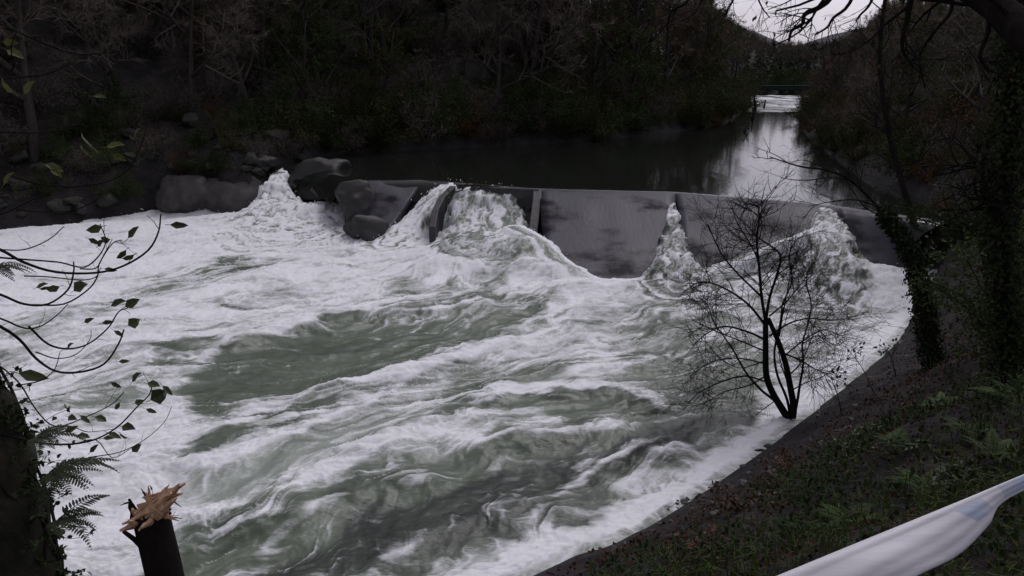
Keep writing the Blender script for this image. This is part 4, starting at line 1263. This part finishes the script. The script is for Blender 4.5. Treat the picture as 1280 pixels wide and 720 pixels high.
FD = [frond_mesh(1, 18, .22, .5, 1, 'fern_dark'), frond_mesh(1, 16, .25, .62, 2, 'fern_dark'), frond_mesh(1, 20, .2, .38, 3, 'fern_dark')]
def fern(loc, s, n, seed, label, rz0=None, arc=6.28, group=None, tilt=0.0, fr=None):
    r = random.Random(seed)
    t = empty("fern", tuple(loc), label, "fern", group)
    for k in range(n):
        o = bpy.data.objects.new("frond", (fr or FR)[r.randrange(3)]); link(o, t)
        q = s * r.uniform(.7, 1.15); o.scale = (q, q, q)
        a = (rz0 or 0) + (k + r.uniform(.1, .9)) / n * arc
        o.rotation_euler = (r.uniform(-.25, .25), -r.uniform(.0, .5) + tilt, a)
    return t
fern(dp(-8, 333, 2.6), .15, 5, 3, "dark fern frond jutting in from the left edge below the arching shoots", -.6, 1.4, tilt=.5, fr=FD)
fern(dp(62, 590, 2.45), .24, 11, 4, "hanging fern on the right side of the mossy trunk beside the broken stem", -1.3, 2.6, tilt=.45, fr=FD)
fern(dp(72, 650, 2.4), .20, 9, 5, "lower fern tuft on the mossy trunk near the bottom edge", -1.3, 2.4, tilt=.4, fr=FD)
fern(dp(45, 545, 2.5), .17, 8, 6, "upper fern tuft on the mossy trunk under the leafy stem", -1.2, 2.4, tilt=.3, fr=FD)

# the snapped stem with its torn pale wood
r = random.Random(70)
M['torn'] = mat_noise("torn_wood", (0.36, 0.21, 0.125), (0.62, 0.42, 0.27), 0.8, 30, 0.6, 60, stretch=(1, 1, .2), dist=0.004)
ys = 2.55
sp = [Vector(p) for p in smooth_line([tuple(dp(262, 1150, ys - .1)), tuple(dp(232, 850, ys)), tuple(dp(206, 720, ys)), tuple(dp(194, 668, ys)), tuple(dp(188, 640, ys))], 5)]
st = empty("broken_stem", (sp[0].x, sp[0].y, gz(sp[0].x, sp[0].y)), "snapped dark tree stem with a torn splintery top of pale orange wood", "tree stump")
U1 = ys / FPX * 1.06
sp = [Vector((sp[0].x, sp[0].y, gz(sp[0].x, sp[0].y) - .2))] + sp
mb = MB(); mb.tube(sp, [r_ * U1 for r_ in [24] * 1 + taper(len(sp) - 1, 25, 23)], 16); add(mb, "trunk", 'bark_dark', st)
mb = MB()
for k in range(9):                                           # lifted bark round the break
    a = 6.283 * k / 9 + r.uniform(-.2, .2); o_ = Vector((math.cos(a), math.sin(a), 0)) * 21 * U1
    mb.add([sp[-1] + o_ * 1.02 + Vector((-.01, 0, -.02)), sp[-1] + o_ * 1.02 + Vector((.012, .008, -.02)), sp[-1] + o_ * 1.12 + Vector((0, 0, r.uniform(.005, .03)))], [(0, 1, 2)])
add(mb, "bark_flap", 'bark_dark', st, False)
def shard(a, b, w, th, name="splinter", mat='torn', bend=.0):
    A_, B_ = dp(a[0], a[1], ys + a[2]), dp(b[0], b[1], ys + b[2])
    mb = MB(); n = 6; vs, fs = [], []
    d = (B_ - A_).normalized(); s = d.cross(Vector((0, 1, 0))).normalized(); u = s.cross(d)
    for i in range(n + 1):
        t = i / n; c = A_.lerp(B_, t) + u * bend * math.sin(t * 3.14) + rvec(r) * w * U1 * .10
        ww = w * U1 * (1 - .8 * t ** 1.6) * r.uniform(.8, 1.15); tt = th * U1 * (1 - .6 * t)
        vs += [c + s * ww * .5 + u * tt * .1, c + u * tt * .5, c - s * ww * .5 - u * tt * .1, c - u * tt * .5]
    for i in range(n):
        for k in range(4): fs.append((i * 4 + k, i * 4 + (k + 1) % 4, i * 4 + 4 + (k + 1) % 4, i * 4 + 4 + k))
    fs += [(3, 2, 1, 0), tuple(n * 4 + k for k in range(4))]
    mb.add(vs, fs)
    return add(mb, name, mat, st, False)
for a, b, w, th in [((206, 640, -.02), (150, 663, -.05), 20, 12), ((200, 634, -.03), (154, 655, -.06), 13, 10), ((180, 640, 0), (226, 606, -.02), 22, 12), ((188, 630, .01), (231, 604, .0), 12, 8), ((176, 650, -.03), (212, 616, -.04), 20, 12),
                    ((192, 646, -.04), (222, 622, -.05), 14, 9), ((186, 632, .02), (186, 608, .02), 8, 6), ((196, 640, .0), (178, 614, .02), 14, 9), ((205, 642, -.02), (214, 628, -.05), 9, 7), ((172, 648, -.02), (165, 634, -.02), 16, 10),
                    ((204, 626, .0), (229, 616, .0), 8, 6), ((210, 640, -.01), (207, 622, -.01), 6, 5), ((172, 655, -.05), (160, 650, -.08), 10, 7), ((190, 650, -.06), (172, 664, -.09), 9, 7)]:
    shard(a, b, w, th)
for a, b in [((212, 622, 0), (226, 634, 0)), ((205, 646, 0), (228, 648, 0)), ((182, 620, 0), (176, 610, 0)), ((190, 612, 0), (187, 606, 0)), ((160, 628, .02), (150, 632, .02))]:
    shard(a, b, 3, 2.5, "fibre", 'bark_dark')
for k in range(34):
    a0 = (r.uniform(170, 212), r.uniform(618, 655), r.uniform(-.05, .03)); ang = r.gauss(-.55, .7); ln = r.uniform(6, 22)
    shard(a0, (a0[0] + math.cos(ang) * ln, a0[1] + math.sin(ang) * ln * .8, a0[2] - .01), r.uniform(1.5, 5), 2.5, "splinter")
shard((168, 652, .05), (160, 624, .05), 17, 14, "bark_strip", 'bark_dark', .01)
mb = MB(); q = curve_pts([(184, 690), (170, 676), (154, 664)], ys - .01); mb.tube(q, taper(len(q), 4.5 * U1, 2.5 * U1), 6); add(mb, "side_shoot", 'bark_dark', st)

# ------------------------------------------------------------------ barrier tape across the lower right corner
def mat_tape():
    m, nt, b = new_mat("plastic_tape")
    N, L = nt.nodes, nt.links
    def attr(n):
        a = N.new("ShaderNodeAttribute"); a.attribute_name = n; return a.outputs["Fac"]
    def mm(op, a, b_):
        x = N.new("ShaderNodeMath"); x.operation = op
        for i, v in enumerate((a, b_)):
            if isinstance(v, (int, float)): x.inputs[i].default_value = v
            else: L.new(v, x.inputs[i])
        return x.outputs[0]
    u, v = attr("tape_u"), attr("tape_v")
    us = mm('ADD', u, mm('MULTIPLY', v, -0.04))              # blocks slant with the print
    def block(a, b_, v0, v1):
        x = mm('MULTIPLY', mm('GREATER_THAN', us, a), mm('LESS_THAN', us, b_))
        y = mm('MULTIPLY', mm('GREATER_THAN', v, v0), mm('LESS_THAN', v, v1))
        return mm('MULTIPLY', x, y)
    pr = mm('MAXIMUM', block(.66, .73, .15, .62), block(.79, .91, .02, .70))
    pr = mm('MAXIMUM', pr, block(.18, .225, .04, .6))
    n = N.new("ShaderNodeTexNoise"); n.inputs["Scale"].default_value = 14; n.inputs["Detail"].default_value = 5
    t = N.new("ShaderNodeTexCoord"); L.new(t.outputs["Object"], n.inputs["Vector"])
    pr = mm('MULTIPLY', pr, mm('ADD', 0.10, mm('MULTIPLY', n.outputs[0], 0.85)))
    mx = N.new("ShaderNodeMix"); mx.data_type = 'RGBA'
    L.new(pr, mx.inputs[0]); mx.inputs[6].default_value = (0.82, 0.81, 0.86, 1); mx.inputs[7].default_value = (0.40, 0.52, 0.72, 1)
    L.new(mx.outputs[2], b.inputs["Base Color"])
    b.inputs["Roughness"].default_value = 0.5
    tr = N.new("ShaderNodeBsdfTranslucent"); ms = N.new("ShaderNodeMixShader"); ms.inputs[0].default_value = 0.30
    L.new(mx.outputs[2], tr.inputs[0]); L.new(b.outputs[0], ms.inputs[1]); L.new(tr.outputs[0], ms.inputs[2])
    L.new(ms.outputs[0], N["Material Output"].inputs[0])
    n2 = N.new("ShaderNodeTexNoise"); n2.inputs["Scale"].default_value = 22; n2.inputs["Detail"].default_value = 3
    mp = N.new("ShaderNodeMapping"); mp.inputs["Rotation"].default_value = (0, .42, 0); mp.inputs["Scale"].default_value = (.15, 1, 1.6)
    L.new(t.outputs["Object"], mp.inputs[0]); L.new(mp.outputs[0], n2.inputs["Vector"])
    bp = N.new("ShaderNodeBump"); bp.inputs["Strength"].default_value = .5; bp.inputs["Distance"].default_value = .007
    L.new(n2.outputs[0], bp.inputs["Height"]); L.new(bp.outputs[0], b.inputs["Normal"])
    return m
M['tape'] = mat_tape()
top = [(820, 782, 1.20), (900, 750, 1.24), (975, 719, 1.28), (1050, 688, 1.32), (1130, 655, 1.37), (1210, 622, 1.42), (1282, 592, 1.48), (1400, 545, 1.58)]
bot = [(830, 930, 1.16), (930, 880, 1.20), (1030, 800, 1.24), (1130, 728, 1.29), (1196, 694, 1.35), (1236, 656, 1.41), (1262, 622, 1.47), (1400, 560, 1.58)]
TA = smooth_line([tuple(dp(*p)) for p in top], 10); TB = smooth_line([tuple(dp(*p)) for p in bot], 10)
nt_, nv_ = len(TA), 25
X = np.zeros((nv_, nt_)); Y = X.copy(); Z = X.copy(); Uu = X.copy(); Vv = X.copy()
for j in range(nt_):
    a, b = Vector(TA[j]), Vector(TB[j]); n = Vector((0.3, -1, .35)).normalized(); w = (b - a).length
    for i in range(nv_):
        v = i / (nv_ - 1)
        fold = -0.16 * math.sin(v * math.pi) + .016 * math.sin(v * 9.5 + j * .05) - .035 * math.exp(-((v - .07) / .04) ** 2) + .014 * math.sin(v * 21 + j * .11) * (j / nt_)
        p = a.lerp(b, v) - n * w * fold
        X[i, j], Y[i, j], Z[i, j], Uu[i, j], Vv[i, j] = p.x, p.y, p.z, j / (nt_ - 1), v
tape = grid_mesh("barrier_tape", X, Y, Z, np.ones(X.shape, bool), M['tape'], {"tape_u": Uu, "tape_v": Vv})
sol = tape.modifiers.new("film", 'SOLIDIFY'); sol.thickness = 0.0006
tag(tape, "white plastic barrier tape with faded pale blue blocks sagging across the lower right corner", "tape")

# ------------------------------------------------------------------ what grows on the near bank
r = random.Random(88)
def near_spots(n, seed, box, lo, hi):
    rs = np.random.RandomState(seed)
    x = rs.uniform(box[0], box[1], n); y = rs.uniform(box[2], box[3], n)
    dn, df = shore_d(x[None, :], y[None, :]); z = ground_z(x[None, :], y[None, :])[0]
    px, py = proj(x, y, z)
    k = (dn[0] > lo) & (dn[0] < hi) & (px > 560) & (px < 1340) & (py < 800)
    return x[k], y[k], z[k], dn[0][k], rs
x, y, z, d, rs = near_spots(70000, 1, (1, 18, 2, 26), 2.2, 14)
dens = fbm(x * .6, y * .6, 3, 5)
mb = MB()
for i in range(len(x)):
    p = sstep(2.8, 6.0, d[i] + dens[i] * 2.0) * (.35 + .65 * sstep(-.35, .25, dens[i]))
    if r.random() > (.03 + .9 * p) * (1 - .72 * sstep(7.5, 12, math.hypot(x[i], y[i]))): continue
    dist = math.hypot(x[i], y[i]); h = r.uniform(.15, .50)
    b = Vector((x[i], y[i], z[i] - .02)); a = r.uniform(0, 6.28); ln = r.uniform(.2, .9)
    f = Vector((math.cos(a), math.sin(a), 0)); s = Vector((-f.y, f.x, 0)) * (.0025 + .0006 * dist)
    m_ = b + f * h * ln * .35 + Vector((0, 0, h * .7)); t = b + f * h * ln + Vector((0, 0, h * (1.05 - .5 * ln)))
    mb.add([b - s, b + s, m_ + s * .8, m_ - s * .8, t], [(0, 1, 2, 3), (3, 2, 4)])
tag(mb.build("bank_grass", M['grass']), kind="stuff")
x, y, z, d, rs = near_spots(60000, 2, (0, 20, 2, 28), 0.7, 14)
dens_l = fbm(x * .8, y * .8, 3, 95)
mb = MB()
for i in range(len(x)):
    if r.random() > .25 + .75 * sstep(.8, 2.5, d[i] + dens_l[i]): continue
    s = r.uniform(.04, .10)
    mb.quadleaf(Vector((x[i], y[i], z[i] + .02 + .05 * r.random())), rvec(r), Vector((0, 0, 1)) + rvec(r) * .6, s, s * .7)
tag(mb.build("leaf_litter", M['litter']), kind="stuff")
rs = np.random.RandomState(12)                              # low growth and dead leaves over the banks across the water
mb = MB()
for which, box, n in (('far', (-50, 46, 36, 130), 30000), ('near', (14, 70, 32, 130), 16000)):
    x = rs.uniform(box[0], box[1], n); y = rs.uniform(box[2], box[3], n)
    dn, df = shore_d(x[None, :], y[None, :]); dd = (df if which == 'far' else dn)[0]; z = ground_z(x[None, :], y[None, :])[0]
    k = (dd > .35) & (dd < 8) & inview(x, y, 3, 20)
    for a, b, c in zip(x[k], y[k], z[k]):
        for _ in range(4):
            mb.quadleaf(Vector((a + r.gauss(0, .3), b + r.gauss(0, .3), c + r.uniform(.0, .4))), rvec(r) + Vector((0, 0, .3)), rvec(r), r.uniform(.12, .34), r.uniform(.06, .14))
tag(mb.build("undergrowth", M['shrub']), kind="stuff")
x, y, z, d, rs = near_spots(22000, 3, (1, 20, 2, 28), 2.6, 14)
mb = MB()
for i in range(len(x)):                                     # low weeds and seedlings
    if fbm(x[i:i + 1] * .5, y[i:i + 1] * .5, 2, 15)[0] < -.1: continue
    b = Vector((x[i], y[i], z[i]))
    for k in range(4):
        q = b + Vector((r.uniform(-.12, .12), r.uniform(-.12, .12), r.uniform(.04, .28)))
        mb.quadleaf(q, rvec(r) + Vector((0, 0, .2)), Vector((0, 0, 1)) + rvec(r) * .5, r.uniform(.05, .12), r.uniform(.03, .06))
tag(mb.build("bank_weeds", M['evergreen']), kind="stuff")
stone = np.array([v.co[:] for v in rock_mesh(91, M['rock_wet'], 2).vertices]); sf = [tuple(p.vertices) for p in rock_mesh(91, M['rock_wet'], 2).polygons]
x, y, z, d, rs = near_spots(9000, 6, (0, 16, 8, 26), -.12, 2.2)
mb = MB()
for i in range(len(x)):
    if r.random() > .06 * math.exp(-max(d[i], 0) * 1.2) + .008: continue
    q = stone @ np.array(Matrix.Rotation(r.uniform(0, 6.3), 3, 'Z')) * np.array([r.uniform(.05, .17), r.uniform(.05, .15), r.uniform(.03, .10)])
    mb.add((q + [x[i], y[i], max(z[i], 0.02)]).tolist(), sf)
tag(mb.build("bank_stones", M['rock_wet']), kind="stuff")
FS = [(1215, 545, 10, "broad fern on the bank below the ivy clad trunk"), (1180, 512, 12, "fern spreading beside the foot of the leaning tree"), (1262, 500, 11, "fern against the foot of the thick ivy clad trunk"),
      (1120, 560, 11, "fern in the middle of the bank above the brambles"), (1060, 655, 7, "fern low on the bank just above the tape"), (1240, 575, 7, "fern in front of the broad fern near the right edge"), (1150, 610, 8, "fern among the grass above the middle of the tape")]
def on_bank(px, py, far=40):
    """first point of the ground on the sight line"""
    d = ray(px, py); t = 1.5
    ts = np.arange(1.5, far, .05)
    X, Y, Zr = d.x * ts, d.y * ts, H + d.z * ts
    g = ground_z(X[None, :], Y[None, :])[0]
    k = np.argmax(g >= Zr)
    return Vector((X[k], Y[k], g[k]))
for k, (px, py, n, lb) in enumerate(FS):
    p = on_bank(px, py); fern(p, .55 + .05 * (k % 3), n, 100 + k, lb, group=None)
def bramble(px, py, s, seed, label, mat='bramble', n=260):
    r = random.Random(seed); p = on_bank(px, py)
    t = empty("bramble", tuple(p), label, "bramble")
    st, lf = MB(), MB()
    for k in range(9):
        a = r.uniform(0, 6.28)
        q = [Vector((0, 0, -.05))] ; L = s * r.uniform(.6, 1.3)
        for i in range(1, 9):
            u = i / 8; q.append(Vector((math.cos(a) * L * u, math.sin(a) * L * u, L * (.75 * u - .75 * u * u) + r.uniform(-.02, .02))))
        st.tube(q, taper(9, .007, .003), 4)
        for _ in range(n // 9):
            f = r.uniform(.1, 1) * 7.999; i = int(f); c = q[i].lerp(q[i + 1], f - i) + rvec(r) * .07
            lf.leaf(c, rvec(r), Vector((0, 0, 1)) + rvec(r) * .7, r.uniform(.05, .10), r.uniform(.035, .06))
    st.build("stem", M['bark_dark'], t); o = lf.build("foliage", M[mat], t); o["kind"] = "stuff"
bramble(1132, 508, .9, 1, "reddish bramble on the bank right of the small bare tree")
bramble(925, 640, .9, 2, "dark red bramble low on the bank near the waterline")
bramble(985, 585, .8, 3, "reddish bramble straggling halfway along the bank edge")
bramble(1075, 560, .8, 4, "green bramble below the reddish one on the bank", 'leaf_green')
bramble(1200, 590, .9, 5, "green bramble thicket above the right end of the tape", 'leaf_green', 400)
bramble(880, 690, .7, 6, "withered bramble at the foot of the bank by the bottom edge", 'leaf_dry')
# sprigs leaning over the water's edge
def sprig(px, py, tip, seed, label):
    r = random.Random(seed); p = on_bank(px, py)
    t = empty("sprig", tuple(p), label, "seedling")
    e = dp(tip[0], tip[1], p.y) - p; mb, tips = MB(), []
    q = [e * u + Vector((0, 0, .12 * math.sin(u * 3.1))) for u in (0, .25, .5, .75, 1)]
    mb.tube(q, taper(5, .014, .006), 4); sprout(mb, q, .006, r, 7, .35, 1, tips, .1, .4)
    mb.build("stem", M['bark_dark'], t); lf = MB()
    for c, d in tips:
        if r.random() < .5: lf.leaf(c, d, rvec(r), .10, .06)
    lf.build("foliage", M['ivy'], t)["kind"] = "stuff"
sprig(1092, 492, (1062, 440), 5, "leafy dark sprig leaning over the water right of the bare tree")
sprig(1052, 520, (1040, 478), 6, "small twiggy sprig at the edge of the white water")
sprig(1120, 470, (1105, 432), 7, "thin bare sprig on the bank foot near the leaning tree")
# thicket at the right edge
for k, (px, py, s, m, lb) in enumerate([(1265, 430, 1.0, 1, "dark evergreen bush at the right edge behind the thick trunk"), (1290, 350, 1.4, 1, "tall dark bush filling the right edge above the bank"), (1180, 290, 1.1, 2, "russet bush above the right end of the weir")]):
    p = on_bank(px, py); plant("bank_shrub", BUSH[m], BP, tuple(p), s, k * 1.3, lb, "shrub", None)

# driftwood caught on the sill above the sluice, and snags in the river upstream
def snag(name, sticks, z, label, seed):
    r = random.Random(seed)
    c = gp(*sticks[0][0], z); t = empty(name, tuple(c), label, "driftwood")
    for a, b, w, dz in sticks:
        p, q = gp(*a, z), gp(*b, z); q.y += (p.y - q.y) * .8; q = dp(b[0], b[1], p.y - .3) if dz else q
        pts = [p.lerp(q, k / 4) + rvec(r) * .04 for k in range(5)]
        mb = MB(); mb.tube(pts, taper(5, w, w * .5), 6); add(mb, "branch", 'bark', t)
    return t
snag("driftwood", [((572, 232), (612, 229), .09, 0), ((578, 236), (590, 222), .06, 1), ((588, 236), (596, 226), .05, 1), ((566, 240), (582, 231), .05, 0), ((600, 234), (625, 231), .06, 0), ((560, 236), (552, 262), .05, 0)], UP + .1, "tangle of dead branches caught on the sill above the sluice gap", 3)
snag("snag", [((944, 139), (943, 118), .22, 1), ((940, 150), (942, 134), .16, 1), ((955, 134), (957, 125), .16, 1), ((948, 138), (985, 136), .14, 0)], UP, "dead branches standing out of the far river near the left bank", 4)
snag("snag", [((930, 165), (938, 152), .10, 1), ((925, 160), (946, 163), .09, 0), ((934, 168), (930, 158), .07, 1)], UP, "small leafless snag at the water's edge by the river bend", 5)
